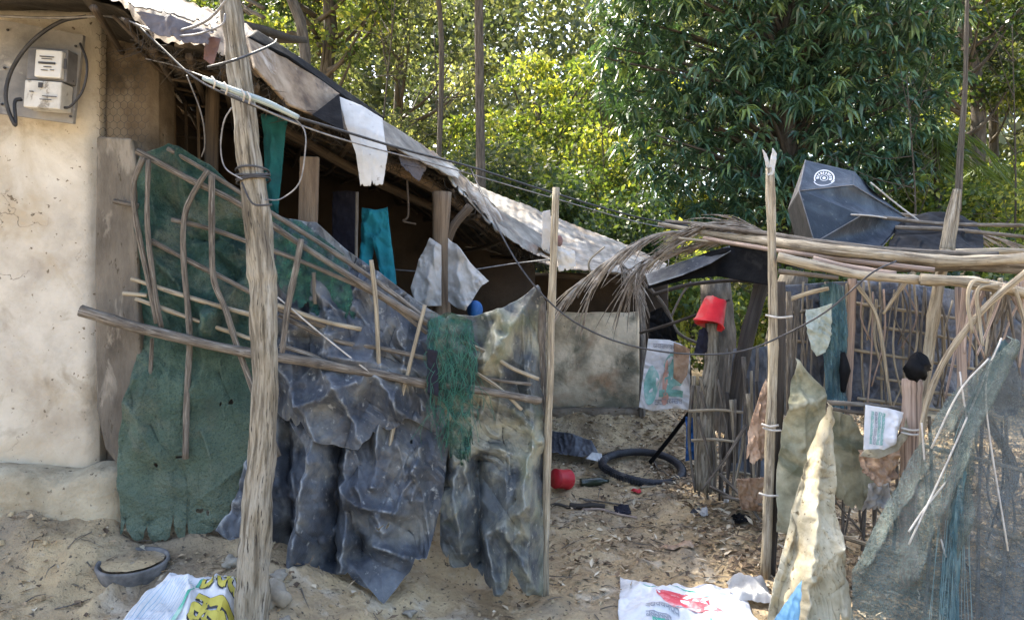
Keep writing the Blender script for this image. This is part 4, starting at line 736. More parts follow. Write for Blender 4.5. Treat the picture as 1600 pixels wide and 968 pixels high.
# things in the veranda
Sheet([(566, 325, 4.3), (585, 330, 4.3), (606, 325, 4.3)], [(562, 450, 4.3), (572, 462, 4.3), (585, 385, 4.3), (600, 448, 4.3), (620, 445, 4.3)], nu=40, nv=50, wr=.03, fs=8, seed=61, folds=((585, 335, 600, 440, 5, .03), (575, 340, 570, 440, 5, .03))).build('garment', 'teal', None, 'bright teal trousers hanging in the dark veranda', 'trousers')
Sheet([(410, 180, 3.9), (450, 185, 3.9)], [(418, 330, 3.9), (436, 335, 3.9)], nu=24, nv=50, wr=.03, fs=6, seed=62, folds=((430, 190, 428, 320, 6, .03),)).build('garment', 'teal_dark', None, 'dark teal cloth hanging right of the pole under the roof', 'cloth')
Sheet([(520, 300, 4.8), (556, 300, 4.8)], [(520, 400, 4.8), (556, 400, 4.8)], nu=24, nv=30, wr=.03, fs=6, seed=63).build('garment', 'navy', None, 'dark navy cloth hanging left of the teal trousers', 'cloth')
rod(None, 'hanging_rod', 'stick', [(558, 300, 4.2), (557, 360, 4.2), (556, 425, 4.2)], .009); tag(bpy.context.scene.collection.objects[-1], 'thin upright stick left of the teal trousers', 'stick')
Sheet([(672, 372, 4.48), (690, 385, 4.46)], [(642, 450, 4.48), (650, 480, 4.46), (690, 478, 4.46)], [(672, 372, 4.48), (655, 405, 4.48), (642, 450, 4.48)], None, nu=40, nv=50, wr=.03, fs=6, seed=64, folds=((680, 385, 665, 470, 5, .03),)).build('cloth', 'cloth_white', None, 'grey white cloth wrapped round the left side of the veranda post', 'cloth')
Sheet([(700, 372, 4.46), (715, 385, 4.44), (735, 412, 4.43), (764, 440, 4.42)], [(700, 470, 4.46), (715, 482, 4.45), (728, 488, 4.44), (750, 450, 4.42)], nu=50, nv=50, wr=.03, fs=6, seed=65, folds=((712, 395, 725, 480, 5, .04), (710, 385, 750, 440, 5, .03))).build('cloth', 'cloth_white', None, 'pale cloth with a pointed corner hung right of the veranda post', 'cloth')
q = M(); c = P(742, 484, 4.6); th = np.linspace(0, math.pi, 12); ph = np.arange(18) / 18 * 2 * math.pi
q.grid(np.stack([np.stack([c[0] + .045 * np.sin(t) * np.cos(ph) * (1 + .2 * np.sin(3 * ph)), c[1] + .05 * np.sin(t) * np.sin(ph), c[2] + .06 * math.cos(t) + 0 * ph], -1) for t in th]), closed=True); tag(q.build('plastic_bag', 'blue'), 'small blue plastic bag under the pale cloth corner', 'bag')
cable('thin dark line strung across the veranda', [(600, 420, 4.6), (700, 425, 4.6), (800, 412, 4.6), (868, 404, 4.4)], .004, 'greywire')
rod(house, 'roof_hook', 'rafter', [(636, 280, 4.4), (638, 335, 4.4), (630, 345, 4.4), (650, 350, 4.4)], .006)
# plastic scraps on the far roof corner, by the post top
Sheet([(848, 330, 3.85), (860, 328, 3.84)], [(846, 392, 3.85), (862, 395, 3.85)], nu=12, nv=24, wr=.02, fs=9, seed=66, jag=.1).build('plastic_strip', 'cloth_white', None, 'pale plastic strip tied beside the gate post top', 'plastic strip')
Sheet([(870, 385, 3.8), (898, 392, 3.8)], [(872, 425, 3.8), (900, 420, 3.8)], nu=14, nv=20, wr=.02, fs=9, seed=67, jag=.12).build('plastic_strip', 'white_sheet', None, 'white plastic scrap hanging right of the gate post', 'plastic scrap')
q = M(); c = P(874, 376, 3.85); q.grid(np.stack([np.stack([c[0] + .018 * np.sin(t) * np.cos(ph), c[1] + .018 * np.sin(t) * np.sin(ph), c[2] + .03 * math.cos(t) + 0 * ph], -1) for t in th]), closed=True); tag(q.build('ribbon_knot', 'pinkflap'), 'small faded red ribbon knot behind the gate post', 'ribbon')
#SPLIT2
# ------------------------------------------------------------------ far hut
hut = empty('mud_hut', (.9, 7.6, 0), 'low mud hut with pale tin roof and grey clay wall beyond the gate', 'house')
fr = Sheet([(690, 262, 8.6), (740, 288, 8.5), (870, 342, 8.3), (985, 384, 8.1), (1042, 412, 8.0)], [(690, 380, 6.6), (800, 398, 6.6), (880, 420, 6.6), (960, 425, 6.7), (1030, 432, 6.9)], nu=160, nv=60, wr=.02, fs=2, seed=71, fine=.002)
U, V = np.meshgrid(np.linspace(0, 1, 220), np.linspace(0, 1, 50)); pp = fr.at(U, V); pp[..., 2] += .003 * np.sin(pp[..., 0] * 75) + .03 * (fbm(pp[..., 0] * 5, pp[..., 1] * 2, 2, 1) - .5)
M().grid(pp, np.stack([U, V], -1)).build('roof', mat('pale_tin', [(.11, .095, .08), (.24, .22, .19), (.36, .335, .30)], 6, 12, .7, .4, 16, stain=((.40, .28, .17), 1.5, .52, .66, .6), stain2=((.16, .15, .13), 2.6, .6, .7, .7)), hut, solid=.01)
wall('wall', 'claywall', (-.2, 7.28), (1.27, 7.20), .05, 1.37, .3, hut, .05, .02, topf=lambda U: 1.34 + .07 * (fbm(U * 3, U * 0, 3, 1) - .4))
wall('plinth', 'brownmud', (-.2, 7.16), (1.24, 7.08), .0, .42, .2, hut, .16, .02)
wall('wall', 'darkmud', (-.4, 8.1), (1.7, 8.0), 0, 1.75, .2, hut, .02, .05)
rod(hut, 'beam', 'rafter', [(860, 428, 6.9), (960, 436, 6.9), (1035, 440, 6.95)], .03)
rod(hut, 'post', 'stick', [(1003, 420, 7.1), (1004, 560, 7.1), (1003, 690, 7.1)], .03)
# ------------------------------------------------------------------ pen on the right
pen = empty('bamboo_pen', P(1400, 900, 4.1), 'rough bamboo pole pen with lattice walls on the right', 'pen')
def pr(m, pts, r0, r1=None, name='stick', nodes=None, rough=.12): return rod(pen, name, m, pts, r0, r1, nodes=nodes, rough=rough, sub=7)
pr('bamboo', [(1203, 262, 3.95), (1207, 430, 3.95), (1208, 560, 3.95), (1203, 700, 3.95), (1196, 905, 3.95)], .024, .028, 'post', .4)
pr('darkwood', [(1220, 440, 4.02), (1218, 600, 4.0), (1212, 740, 4.0), (1203, 900, 4.0)], .026, .03, 'post')
pr('stick', [(1232, 455, 4.05), (1233, 600, 4.05), (1228, 760, 4.05)], .014, .016, 'post')
pr('bamboo', [(1030, 350, 5.3), (1130, 368, 4.9), (1210, 378, 4.3), (1300, 390, 4.0), (1400, 400, 3.9), (1500, 408, 3.8), (1620, 402, 3.7)], [.016, .022, .030, .032, .032, .030, .028], None, 'rail', .7)
pr('stick', [(1080, 350, 5.1), (1180, 362, 4.5), (1300, 380, 4.05), (1420, 392, 3.95), (1560, 398, 3.8)], .014, .016, 'rail', .7); pr('bamboo_red', [(1100, 372, 4.9), (1220, 392, 4.2), (1340, 408, 3.95), (1460, 422, 3.8)], .013, .014, 'rail', .6); pr('stick', [(1040, 345, 5.35), (1110, 352, 5.0), (1205, 372, 4.4)], .012, .016, 'rail')
pr('stick', [(1300, 402, 4.05), (1400, 415, 3.95), (1500, 414, 3.85), (1620, 420, 3.75)], .032, .03, 'rail', .6)
pr('bamboo', [(1215, 402, 3.9), (1290, 418, 3.85), (1350, 430, 3.8), (1440, 438, 3.7)], .026, .022, 'rail', .45)
pr('bamboo', [(1438, 436, 3.66), (1520, 442, 3.6), (1620, 462, 3.5)], .028, .026, 'rail', .4)
pr('bamboo', [(1280, 392, 4.1), (1420, 396, 4.1), (1560, 392, 4.1), (1620, 395, 4.1)], .018, .018, 'rail', .5)
pr('bamboo_red', [(1270, 405, 4.0), (1340, 420, 3.9), (1400, 428, 3.8)], .018, .015, 'rail', .5)
pr('bamboo', [(1216, 398, 4.05), (1250, 406, 4.0), (1300, 420, 3.95)], .017, .012, 'rail'); pr('stick', [(1216, 424, 4.05), (1260, 428, 4.0), (1310, 434, 3.95)], .015, .012, 'rail'); pr('bamboo', [(1228, 470, 4.1), (1262, 458, 4.05), (1295, 450, 4.0)], .014, .012)
pr('bamboo', [(1500, 455, 4.3), (1560, 462, 4.3), (1620, 470, 4.3)], .016, .014, 'rail'); pr('stick', [(1380, 340, 4.8), (1480, 350, 4.8), (1620, 352, 4.8)], .013, .012, 'rail'); pr('stick', [(1400, 355, 4.7), (1500, 360, 4.7), (1620, 372, 4.6)], .014, .012, 'rail')
pr('bark', [(1496, 296, 4.0), (1488, 340, 4.0), (1480, 392, 4.0)], [.022, .034, .040], None, 'post'); pr('bamboo', [(1478, 390, 3.95), (1462, 470, 3.95), (1450, 560, 3.95), (1436, 660, 3.95), (1428, 760, 3.95)], .030, .026, 'post', .45)
pr('bamboo_red', [(1424, 592, 3.8), (1424, 680, 3.8), (1420, 790, 3.8), (1420, 925, 3.8)], .046, .044, 'post', .5, .2)
pr('trunk', [(1512, -40, 6.4), (1508, 130, 6.3), (1502, 220, 6.2), (1496, 330, 6.1)], .016, .03, 'post')
pr('bamboo_red', [(1332, 435, 4.15), (1328, 540, 4.15), (1322, 640, 4.15), (1320, 700, 4.15)], .026, .02, 'post', .4)
pr('bamboo_red', [(1500, 448, 3.85), (1502, 540, 3.85), (1504, 620, 3.85), (1500, 700, 3.85), (1480, 800, 3.8), (1475, 930, 3.75)], .026, .02, 'post', .4)
pr('bamboo', [(1612, 418, 3.45), (1545, 475, 3.5), (1490, 540, 3.55), (1458, 600, 3.6), (1442, 660, 3.62), (1438, 740, 3.62)], .016, .013, 'brace', .3)
pr('bamboo', [(1340, 446, 4.0), (1368, 490, 3.98), (1382, 560, 3.98), (1392, 636, 4.0)], .013, .008, 'brace'); pr('bamboo', [(1428, 424, 3.85), (1402, 458, 3.9), (1380, 490, 3.95)], .015, .008, 'brace')
for (a, b, c, d_) in ((1255, 440, 1252, 620), (1290, 440, 1287, 620), (1375, 440, 1378, 640), (1411, 445, 1414, 640), (1446, 450, 1440, 640), (1470, 450, 1472, 640), (1350, 440, 1352, 660), (1528, 460, 1530, 640)):
    pr('bamboo', [(a, b, 4.2), ((a + c) / 2 + rng.normal(0, 3), (b + d_) / 2, 4.2), (c, d_, 4.2)], .007, .006, 'lattice_strip')
for (a, b, c, d_) in ((1338, 474, 1500, 498), (1380, 512, 1500, 532), (1320, 544, 1535, 578), (1370, 590, 1430, 598), (1225, 532, 1260, 534), (1230, 488, 1262, 484), (1340, 622, 1500, 646), (1440, 610, 1540, 625)):
    pr('bamboo', [(a, b, 4.18), ((a + c) / 2, (b + d_) / 2 + rng.normal(0, 2), 4.17), (c, d_, 4.18)], .010, .008, 'lattice_strip')
pr('stick', [(1290, 628, 3.95), (1350, 632, 3.9), (1415, 640, 3.9)], .013, .012, 'rail'); pr('stick', [(1285, 636, 3.98), (1340, 644, 3.95), (1400, 648, 3.95)], .010, .010, 'rail')
for i in range(34):
    px = rng.uniform(1225, 1520); y0 = rng.uniform(430, 470); L_ = rng.uniform(80, 230); pr(rng.choice(['bamboo', 'stick', 'stick', 'bamboo_red']), [(px, y0, 4.15), (px + rng.normal(0, 10), y0 + L_ / 2, 4.12), (px + rng.normal(0, 14), y0 + L_, 4.16)], rng.uniform(.004, .009), .005, 'lattice_strip')
for i in range(16):
    px = rng.uniform(1290, 1600); y0 = rng.uniform(640, 760); L_ = rng.uniform(90, 200); pr(rng.choice(['stick', 'darkwood']), [(px, y0, 4.3), (px + rng.normal(0, 14), y0 + L_ / 2, 4.3), (px + rng.normal(0, 30), y0 + L_, 4.25)], rng.uniform(.005, .010), .006, 'lattice_strip')
# lower lattice, behind the net
for px in (1300, 1325, 1352, 1378, 1400, 1452, 1495, 1535, 1572, 1610):
    pr('stick', [(px, 650, 4.4), (px - 4 + rng.normal(0, 4), 780, 4.4), (px - 8, 985 if px > 1400 else 905, 4.3 if px <= 1400 else 3.4)], .010, .010, 'lattice_strip')
for (a, b, c, d_) in ((1290, 745, 1420, 790), (1290, 830, 1420, 870), (1420, 690, 1620, 740), (1430, 790, 1620, 850), (1430, 860, 1620, 930), (1310, 700, 1400, 775), (1480, 930, 1620, 975)):
    pr('bamboo', [(a, b, 4.25), ((a + c) / 2, (b + d_) / 2, 4.1), (c, d_, 3.95)], .014, .013, 'rail')
pr('stick', [(1540, 650, 4.6), (1585, 735, 4.5), (1560, 800, 4.5)], .03, .02, 'brace')
# loose crooked sticks and dry strips at the right of the pen
for i in range(26):
    x0 = rng.uniform(1505, 1610); y0 = rng.uniform(432, 452); x1 = x0 + rng.normal(-8, 26); y1 = y0 + rng.uniform(60, 190); d0 = rng.uniform(3.5, 3.95)
    pr(rng.choice(['bamboo', 'bamboo_red', 'stick']), [(x0, y0, d0), ((x0 + x1) / 2 + rng.normal(0, 9), (y0 + y1) / 2, d0 + .02), (x1, y1, d0 + rng.normal(0, .03))], rng.uniform(.006, .013), .005, 'dry_strip')
for k, pts in enumerate(([(1545, 440), (1520, 440), (1512, 470), (1520, 520)], [(1560, 445), (1528, 452), (1530, 500), (1535, 540)], [(1585, 450), (1600, 500), (1606, 560), (1600, 620)])):
    pr('bamboo', [(a, b, 3.5) for a, b in pts], .010, .008, 'dry_strip')
for (a, b, c, d_, z_) in ((1190, 662, 1216, 664, 3.9), (1192, 668, 1220, 672, 3.9), (1196, 492, 1238, 494, 3.92), (1408, 668, 1444, 670, 3.72), (1408, 675, 1446, 677, 3.72), (1186, 770, 1216, 774, 3.92)):
    q = M(); q.tube(PX([(a, b, z_), ((a + c) / 2, b + 4, z_ - .03), (c, d_, z_)]), .006, seg=5); q.build('tie', 'palewire', pen)
# sheets on the pen
Sheet([(1515, 440, 4.4), (1570, 440, 4.4), (1640, 445, 4.4)], [(1515, 640, 4.4), (1575, 650, 4.4), (1640, 640, 4.4)], nu=70, nv=90, wr=.035, fs=4, seed=181, jag=.05).build('tarpaulin', 'tarp', None, 'dark sheet closing the right end of the pen behind the dry strips', 'tarpaulin')
GP = 'sheets and sacks hung on the pen'
Sheet([(1225, 445, 4.28), (1330, 440, 4.28), (1430, 445, 4.28), (1520, 455, 4.28)], [(1235, 625, 4.28), (1300, 640, 4.28), (1380, 655, 4.28), (1440, 655, 4.28), (1520, 640, 4.28)], nu=150, nv=100, wr=.035, fs=4, seed=81, jag=.04,
      folds=((1350, 450, 1345, 640, 7, .03), (1400, 450, 1395, 640, 7, .03), (1450, 460, 1450, 640, 6, .02))).build('tarpaulin', 'tarp_pale', None, 'blue grey plastic sheet behind the pen lattice', 'tarpaulin')
Sheet([(1228, 470, 4.22), (1262, 468, 4.2)], [(1232, 620, 4.2), (1290, 640, 4.2)], nu=40, nv=60, wr=.03, fs=5, seed=82).build('tarpaulin', 'tarp_dark', None, 'dark plastic strip beside the left pen post', 'tarpaulin')
Sheet([(1282, 445, 4.1), (1300, 440, 4.1), (1322, 445, 4.1)], [(1290, 630, 4.1), (1312, 655, 4.1), (1322, 640, 4.1)], nu=40, nv=90, wr=.03, fs=6, seed=83, jag=.05, drape=.02).build('net', 'tealthick', None, 'teal net strip bunched on the pen beside the green bag', 'net')
Sheet([(1262, 482, 3.98), (1280, 480, 3.97), (1298, 475, 3.98)], [(1268, 545, 3.97), (1277, 556, 3.96), (1290, 550, 3.97)], [(1262, 482, 3.98), (1259, 510, 3.97), (1268, 545, 3.97)], [(1298, 475, 3.98), (1300, 520, 3.97), (1290, 550, 3.97)], nu=36, nv=40, wr=.03, fs=8, seed=84).build('plastic_bag', mat('pale_green_bag', [(.26, .31, .27), (.40, .45, .40), (.55, .58, .53)], 9, 6, .4, .5, 20, trans=.3), None, 'pale green plastic bag hanging on the pen lattice', 'bag')
q = M(); c = P(1317, 578, 4.05); q.tube([c + [0, 0, .10], c + [.005, -.01, .0], c + [.0, 0, -.12]], [.012, .03, .012], seg=12); tag(q.build('dark_bottle', 'black'), 'slim black bottle hung on the pen behind the teal strip', 'bottle')
Sheet([(1240, 560, 4.0), (1256, 580, 3.98), (1285, 608, 3.95)], [(1212, 830, 3.9), (1240, 835, 3.88), (1275, 840, 3.9)], [(1240, 560, 4.0), (1226, 640, 3.95), (1214, 740, 3.92), (1212, 830, 3.9)], [(1285, 608, 3.95), (1290, 660, 3.95), (1275, 840, 3.9)], nu=70, nv=110, wr=.03, fs=5, seed=85, folds=((1240, 570, 1250, 700, 7, .04), (1232, 640, 1285, 620, 6, .04))).build('sack', 'sack_green', None, 'stained grey green sack with a peaked top hung by the left pen post', 'sack', GP)
ts = Sheet([(1278, 640, 3.8), (1284, 630, 3.78), (1290, 640, 3.8)], [(1196, 985, 3.42), (1235, 990, 3.36), (1262, 988, 3.38), (1300, 985, 3.36), (1332, 972, 3.42)], [(1278, 640, 3.8), (1256, 740, 3.68), (1240, 800, 3.6), (1216, 890, 3.5), (1196, 985, 3.42)], [(1290, 640, 3.8), (1298, 730, 3.68), (1300, 800, 3.6), (1320, 870, 3.5), (1334, 972, 3.42)],
      nu=200, nv=300, wr=.030, fs=5, seed=86, jag=.04, nf=90, folds=((1284, 640, 1252, 985, 9, .07), (1272, 700, 1225, 960, 12, -.05), (1288, 660, 1322, 960, 7, .03)))
ts.build('sack', 'sack', None, 'tall beige woven sack hanging as a narrow tent in front of the pen', 'sack', GP)
Sheet([(1300, 640, 4.02), (1330, 650, 4.0), (1362, 700, 4.0)], [(1300, 780, 4.0), (1340, 800, 3.98), (1365, 780, 4.0)], nu=50, nv=60, wr=.03, fs=5, seed=87, jag=.04).build('sack', 'sack_green', None, 'crumpled grey green sack behind the printed white cloth', 'sack', GP)
cw = Sheet([(1352, 632, 3.76), (1380, 636, 3.74), (1412, 644, 3.76)], [(1349, 702, 3.72), (1375, 706, 3.70), (1394, 694, 3.72)], nu=40, nv=44, wr=.012, fs=6, seed=88, folds=((1400, 645, 1390, 690, 5, .03),))
cp = empty('printed_cloth', P(1380, 706, 3.72), 'white sack piece with small green print folded over the pen rail', 'sack'); cp = cw.build('fabric', 'sack_white', cp)
for r_ in range(4): word(cw, 'print', 'inkteal' if r_ != 1 else 'inkgrey', cp, .18 + r_ * .10, .12, .74, -.065, 8, .016, r_ + 20, du=(0, 1), off=.004)
Sheet([(1345, 702, 3.8), (1372, 705, 3.78), (1408, 690, 3.8)], [(1350, 740, 3.74), (1375, 760, 3.72), (1404, 748, 3.76)], nu=40, nv=40, wr=.05, fs=9, seed=89, jag=.05).build('rag', 'brownrag', None, 'rust brown rag bunched under the printed cloth', 'rag')
Sheet([(1350, 702, 3.72), (1385, 700, 3.7), (1412, 670, 3.74), (1416, 650, 3.76)], [(1342, 712, 3.70), (1372, 716, 3.68), (1402, 704, 3.7), (1420, 678, 3.74)], nu=40, nv=12, wr=.012, fs=8, seed=99).build('cloth', 'sack', None, 'beige cloth edge curling under the printed cloth', 'cloth')
Sheet([(1358, 755, 3.9), (1390, 750, 3.9)], [(1350, 800, 3.9), (1395, 790, 3.9)], nu=24, nv=24, wr=.04, fs=8, seed=101, jag=.1).build('rag', 'cloth_white', None, 'white crumpled scrap below the rust brown rag', 'rag')
q = M(); c = P(1433, 574, 3.70); q.grid(np.stack([np.stack([c[0] + .05 * np.sin(t) * np.cos(ph) * (1 + .25 * np.sin(2 * ph + t)), c[1] + .045 * np.sin(t) * np.sin(ph), c[2] + .05 * math.cos(t) * (1 + .2 * np.cos(3 * ph)) + 0 * ph], -1) for t in th]), closed=True); vv = q.v[0] - c; q.v[0] = c + vv * (.8 + .5 * ridge(vv[:, 0] * 40 + 3, vv[:, 2] * 30 + vv[:, 1] * 20, 1))[:, None] * [.95, 1, 1.05]; tag(q.build('bag', 'black'), 'small black plastic bag knotted on the reddish pen post', 'bag')
Sheet([(1200, 590, 4.1), (1204, 600, 4.08)], [(1166, 715, 4.0), (1180, 726, 3.98), (1200, 712, 4.0)], [(1200, 590, 4.1), (1182, 640, 4.05), (1172, 672, 4.02), (1166, 715, 4.0)], None, nu=40, nv=60, wr=.04, fs=7, seed=91, jag=.06).build('rag', 'brownrag', None, 'beige and rust stained rag behind the left pen post', 'rag')
Sheet([(1150, 748, 4.5), (1195, 745, 4.5)], [(1160, 795, 4.5), (1195, 800, 4.5)], nu=30, nv=30, wr=.05, fs=7, seed=92).build('clay_pot_shard', 'brownrag', None, 'brown crumpled bag on the ground behind the left pen post', 'bag')
Sheet([(1208, 230, 3.93), (1214, 240, 3.93)], [(1198, 275, 3.93), (1208, 280, 3.93)], nu=12, nv=24, wr=.02, fs=12, seed=93, jag=.15).build('plastic_scrap', 'white_sheet', None, 'torn white plastic on top of the tall bamboo post', 'plastic scrap')
Sheet([(1190, 234, 3.93), (1198, 240, 3.93)], [(1198, 262, 3.93), (1206, 266, 3.93)], nu=10, nv=16, wr=.01, fs=12, seed=94, jag=.15).build('plastic_scrap', 'white_sheet', None, 'small torn plastic tip left of the bamboo post top', 'plastic scrap')
# green grey net at the right
rn = empty('shade_net', P(1470, 980, 3.3), 'large grey green net draped as a tent over the right pen corner', 'net')
Sheet([(1556, 540, 3.42), (1564, 526, 3.4), (1572, 540, 3.4)], [(1332, 985, 3.3), (1400, 990, 3.2), (1460, 992, 3.16), (1495, 990, 3.2)], [(1556, 540, 3.42), (1480, 620, 3.46), (1400, 750, 3.46), (1330, 890, 3.36), (1332, 985, 3.3)], [(1572, 540, 3.4), (1520, 650, 3.36), (1502, 760, 3.3), (1495, 990, 3.2)], nu=90, nv=140, wr=.03, fs=3, seed=95, drape=.015,
      folds=((1560, 540, 1420, 900, 8, .05), (1560, 540, 1460, 980, 8, .05), (1555, 545, 1350, 880, 8, .03))).build('netting', 'tealnet', rn, solid=0)
Sheet([(1556, 545, 3.36), (1566, 530, 3.36), (1576, 545, 3.36)], [(1462, 985, 3.14), (1480, 990, 3.1), (1500, 985, 3.14)], [(1556, 545, 3.36), (1505, 640, 3.36), (1486, 760, 3.28), (1462, 985, 3.14)], [(1576, 545, 3.36), (1520, 650, 3.34), (1502, 760, 3.26), (1500, 985, 3.14)], nu=50, nv=140, wr=.03, fs=5, seed=96, vstretch=.3, drape=.02).build('netting_fold', 'tealthick', rn, solid=0)
Sheet([(1560, 535, 3.42), (1580, 560, 3.4), (1625, 640, 3.35)], [(1490, 985, 3.22), (1560, 990, 3.2), (1630, 990, 3.2)], [(1560, 535, 3.42), (1512, 660, 3.38), (1500, 760, 3.3), (1490, 985, 3.22)], [(1625, 640, 3.35), (1630, 990, 3.2)], nu=70, nv=120, wr=.03, fs=3, seed=97).build('netting', mat('thin_grey_net', [(.05, .06, .06), (.10, .115, .115)], 6, 5, .8, .3, alpha=(90, .5, .95)), rn, solid=0)
q = M()
for i in range(14):    # loose threads running down the bunched edge of the net
    u0 = rng.uniform(-1, 1); e = rng.uniform(-34, 34); q.tube(PX([(1566 + u0 * 5, 532, 3.36), (1512 + e * .35, 650 + rng.normal(0, 10), 3.33), (1492 + e * .7 + rng.normal(0, 4), 770, 3.26), (1478 + e * 1.5, 988, 3.10)]), .0012, seg=3, sub=4, cap=False)
q.build('thread', mat('pale_teal_thread', [(.07, .13, .14), (.18, .25, .25)], 9, 3), rn)
q = M()
for pts in ([(1565, 528, 3.36), (1490, 700, 3.3), (1420, 850, 3.2)], [(1565, 528, 3.36), (1540, 620, 3.32), (1575, 860, 3.2)], [(1440, 660, 3.4), (1450, 760, 3.36), (1478, 870, 3.2)], [(1500, 580, 3.36), (1508, 700, 3.3), (1440, 800, 3.24), (1420, 830, 3.2)], [(1545, 560, 3.36), (1500, 610, 3.34), (1455, 700, 3.34)]): q.tube(PX(pts), .0045, seg=5)
q.build('cord', 'palewire', rn)

# ------------------------------------------------------------------ broken umbrella
um = empty('umbrella', P(1320, 388, 4.6), 'broken faded black umbrella lying on its side on the pen roof', 'umbrella')
V_ = {'a': (1258, 250, 4.95), 'b': (1335, 268, 5.1), 'c': (1248, 298, 4.55), 'd': (1272, 379, 4.45), 'e': (1375, 388, 4.6), 'h': (1418, 341, 5.15), 'm': (1346, 336, 4.62), 'n': (1332, 289, 4.8), 'l': (1231, 327, 4.85), 'o': (1244, 380, 4.8), 'bb': (1362, 296, 5.0)}
PV = {k: P(*v) for k, v in V_.items()}
def panel(m, quad, n=18, sag=.03, seed=1):
    a, b, c, d = [PV[k] for k in quad]; U, V = np.meshgrid(np.linspace(0, 1, n), np.linspace(0, 1, n)); U_, Vv = U[..., None], V[..., None]
    p = (1 - U_) * (1 - Vv) * a + U_ * (1 - Vv) * b + U_ * Vv * c + (1 - U_) * Vv * d; s_ = np.sin(U * math.pi) * np.sin(V * math.pi); w_ = .008 * (ridge(U * 4 + V * 2, V * 3 - U, seed) - .5)
    p[..., 1] += sag * s_ + w_ * (s_ > .001); p[..., 2] -= .3 * sag * s_; m.grid(p); return p
q = M(); pa = panel(q, ('a', 'b', 'n', 'c'), sag=.02, seed=1); ump = q.build('canopy_panel', 'umb', um, solid=.0015)
q = M(); panel(q, ('b', 'bb', 'h', 'n'), sag=.01, seed=2); q.build('canopy_panel', 'umb', um, solid=.0015)
q = M(); panel(q, ('c', 'n', 'h', 'm'), sag=.02, seed=3); q.build('canopy_panel', 'umb', um, solid=.0015)
q = M(); q.add([PV['c'], PV['m'], PV['d']], [(0, 1, 2)]); q.build('canopy_panel', 'umb', um, smoothf=False, solid=.0015)
q = M(); panel(q, ('d', 'm', 'h', 'e'), sag=.03, seed=5); q.build('canopy_panel', 'umb', um, solid=.0015)
q = M(); q.add([PV['a'], PV['c'], PV['l']], [(0, 1, 2)]); q.build('lining', 'umb_in', um, smoothf=False, solid=.0015)
q = M(); panel(q, ('l', 'c', 'd', 'o'), sag=-.03, seed=6); q.build('lining', mat('dark_lining', [(.04, .038, .034), (.075, .07, .06)], 4), um, solid=.0015)
for a, b in (('d', 'm'), ('m', 'h'), ('c', 'n'), ('c', 'd'), ('a', 'c'), ('e', 'h'), ('n', 'h')):
    q = M(); q.tube([PV[a] + [0, -.006, 0], PV[b] + [0, -.006, 0]], .0035, seg=5); q.build('rib', 'meterbody', um)
q = M(); q.tube(PX([(1415, 340, 5.15), (1440, 352, 5.1), (1470, 365, 5.0)]), .006); q.build('shaft', 'meterbody', um)
q = M(); q.tube(PX([(1330, 335, 4.55), (1370, 338, 4.7), (1420, 348, 5.05)]), .006, seg=5); q.tube(PX([(1360, 285, 5.0), (1400, 318, 5.0), (1436, 345, 4.95)]), .006); q.build('rib', 'palewire', um)
# round white emblem on the upper panel
def onp(u, v): 
    i, j = u * 17, v * 17; i0, j0 = int(min(16, i)), int(min(16, j)); fi, fj = i - i0, j - j0
    return (pa[j0, i0] * (1 - fi) * (1 - fj) + pa[j0, i0 + 1] * fi * (1 - fj) + pa[j0 + 1, i0] * (1 - fi) * fj + pa[j0 + 1, i0 + 1] * fi * fj) + [0, -.007, 0]
q = M()
def arc(r0, r1, a0, a1, n=30):
    ring = []
    for t in np.linspace(R(a0), R(a1), n): ring.append([onp(.44 + r * math.cos(t) * .22, .52 + r * math.sin(t) * .36) for r in (r0, r1)])
    q.grid(np.array(ring))
arc(.80, .92, 150, 400); arc(.30, .36, 0, 360)
for k in range(11): arc(.45, .70, 165 + k * 21, 165 + k * 21 + (11 if k % 3 else 15), 5)
arc(.0, .16, 0, 360, 16); arc(.95, 1.02, 20, 150)
q.build('emblem', 'inkwhite', ump, smoothf=False)

# black sheets on the pen roof
Sheet([(1400, 345, 5.1), (1450, 332, 5.1), (1500, 335, 5.1), (1530, 350, 5.1)], [(1385, 392, 4.4), (1450, 394, 4.4), (1540, 392, 4.4)], nu=70, nv=40, wr=.03, fs=4, seed=103, jag=.05, folds=((1400, 375, 1500, 365, 5, .04),)).build('tarpaulin', 'black', None, 'black plastic heaped on the pen roof right of the umbrella', 'tarpaulin')
bt = Sheet([(1008, 428, 5.3), (1060, 412, 5.2), (1110, 392, 5.0), (1150, 386, 4.9), (1205, 388, 4.6)], [(1012, 452, 5.2), (1075, 436, 5.1), (1120, 432, 5.0), (1200, 446, 4.6)], nu=90, nv=34, wr=.015, fs=4, seed=104, folds=((1015, 445, 1130, 395, 4, .03),))
bt.build('tarpaulin', 'black', None, 'black plastic awning between the dry fronds and the pen', 'tarpaulin')
Sheet([(1008, 428, 5.3), (1060, 410, 5.2), (1100, 396, 5.05), (1140, 384, 4.95)], [(1014, 446, 5.12), (1066, 430, 5.05), (1110, 412, 4.95), (1142, 392, 4.9)], nu=50, nv=10, wr=.006, seed=105).build('plastic_edge', 'tarp', None, 'grey folded edge along the black awning', 'plastic sheet')
Sheet([(1140, 384, 4.95), (1200, 386, 4.6)], [(1150, 440, 6.4), (1205, 445, 6.2)], nu=30, nv=30, wr=.01, seed=106).build('awning_rear', 'black', None, 'rear fold of the black awning by the bamboo post', 'tarpaulin')

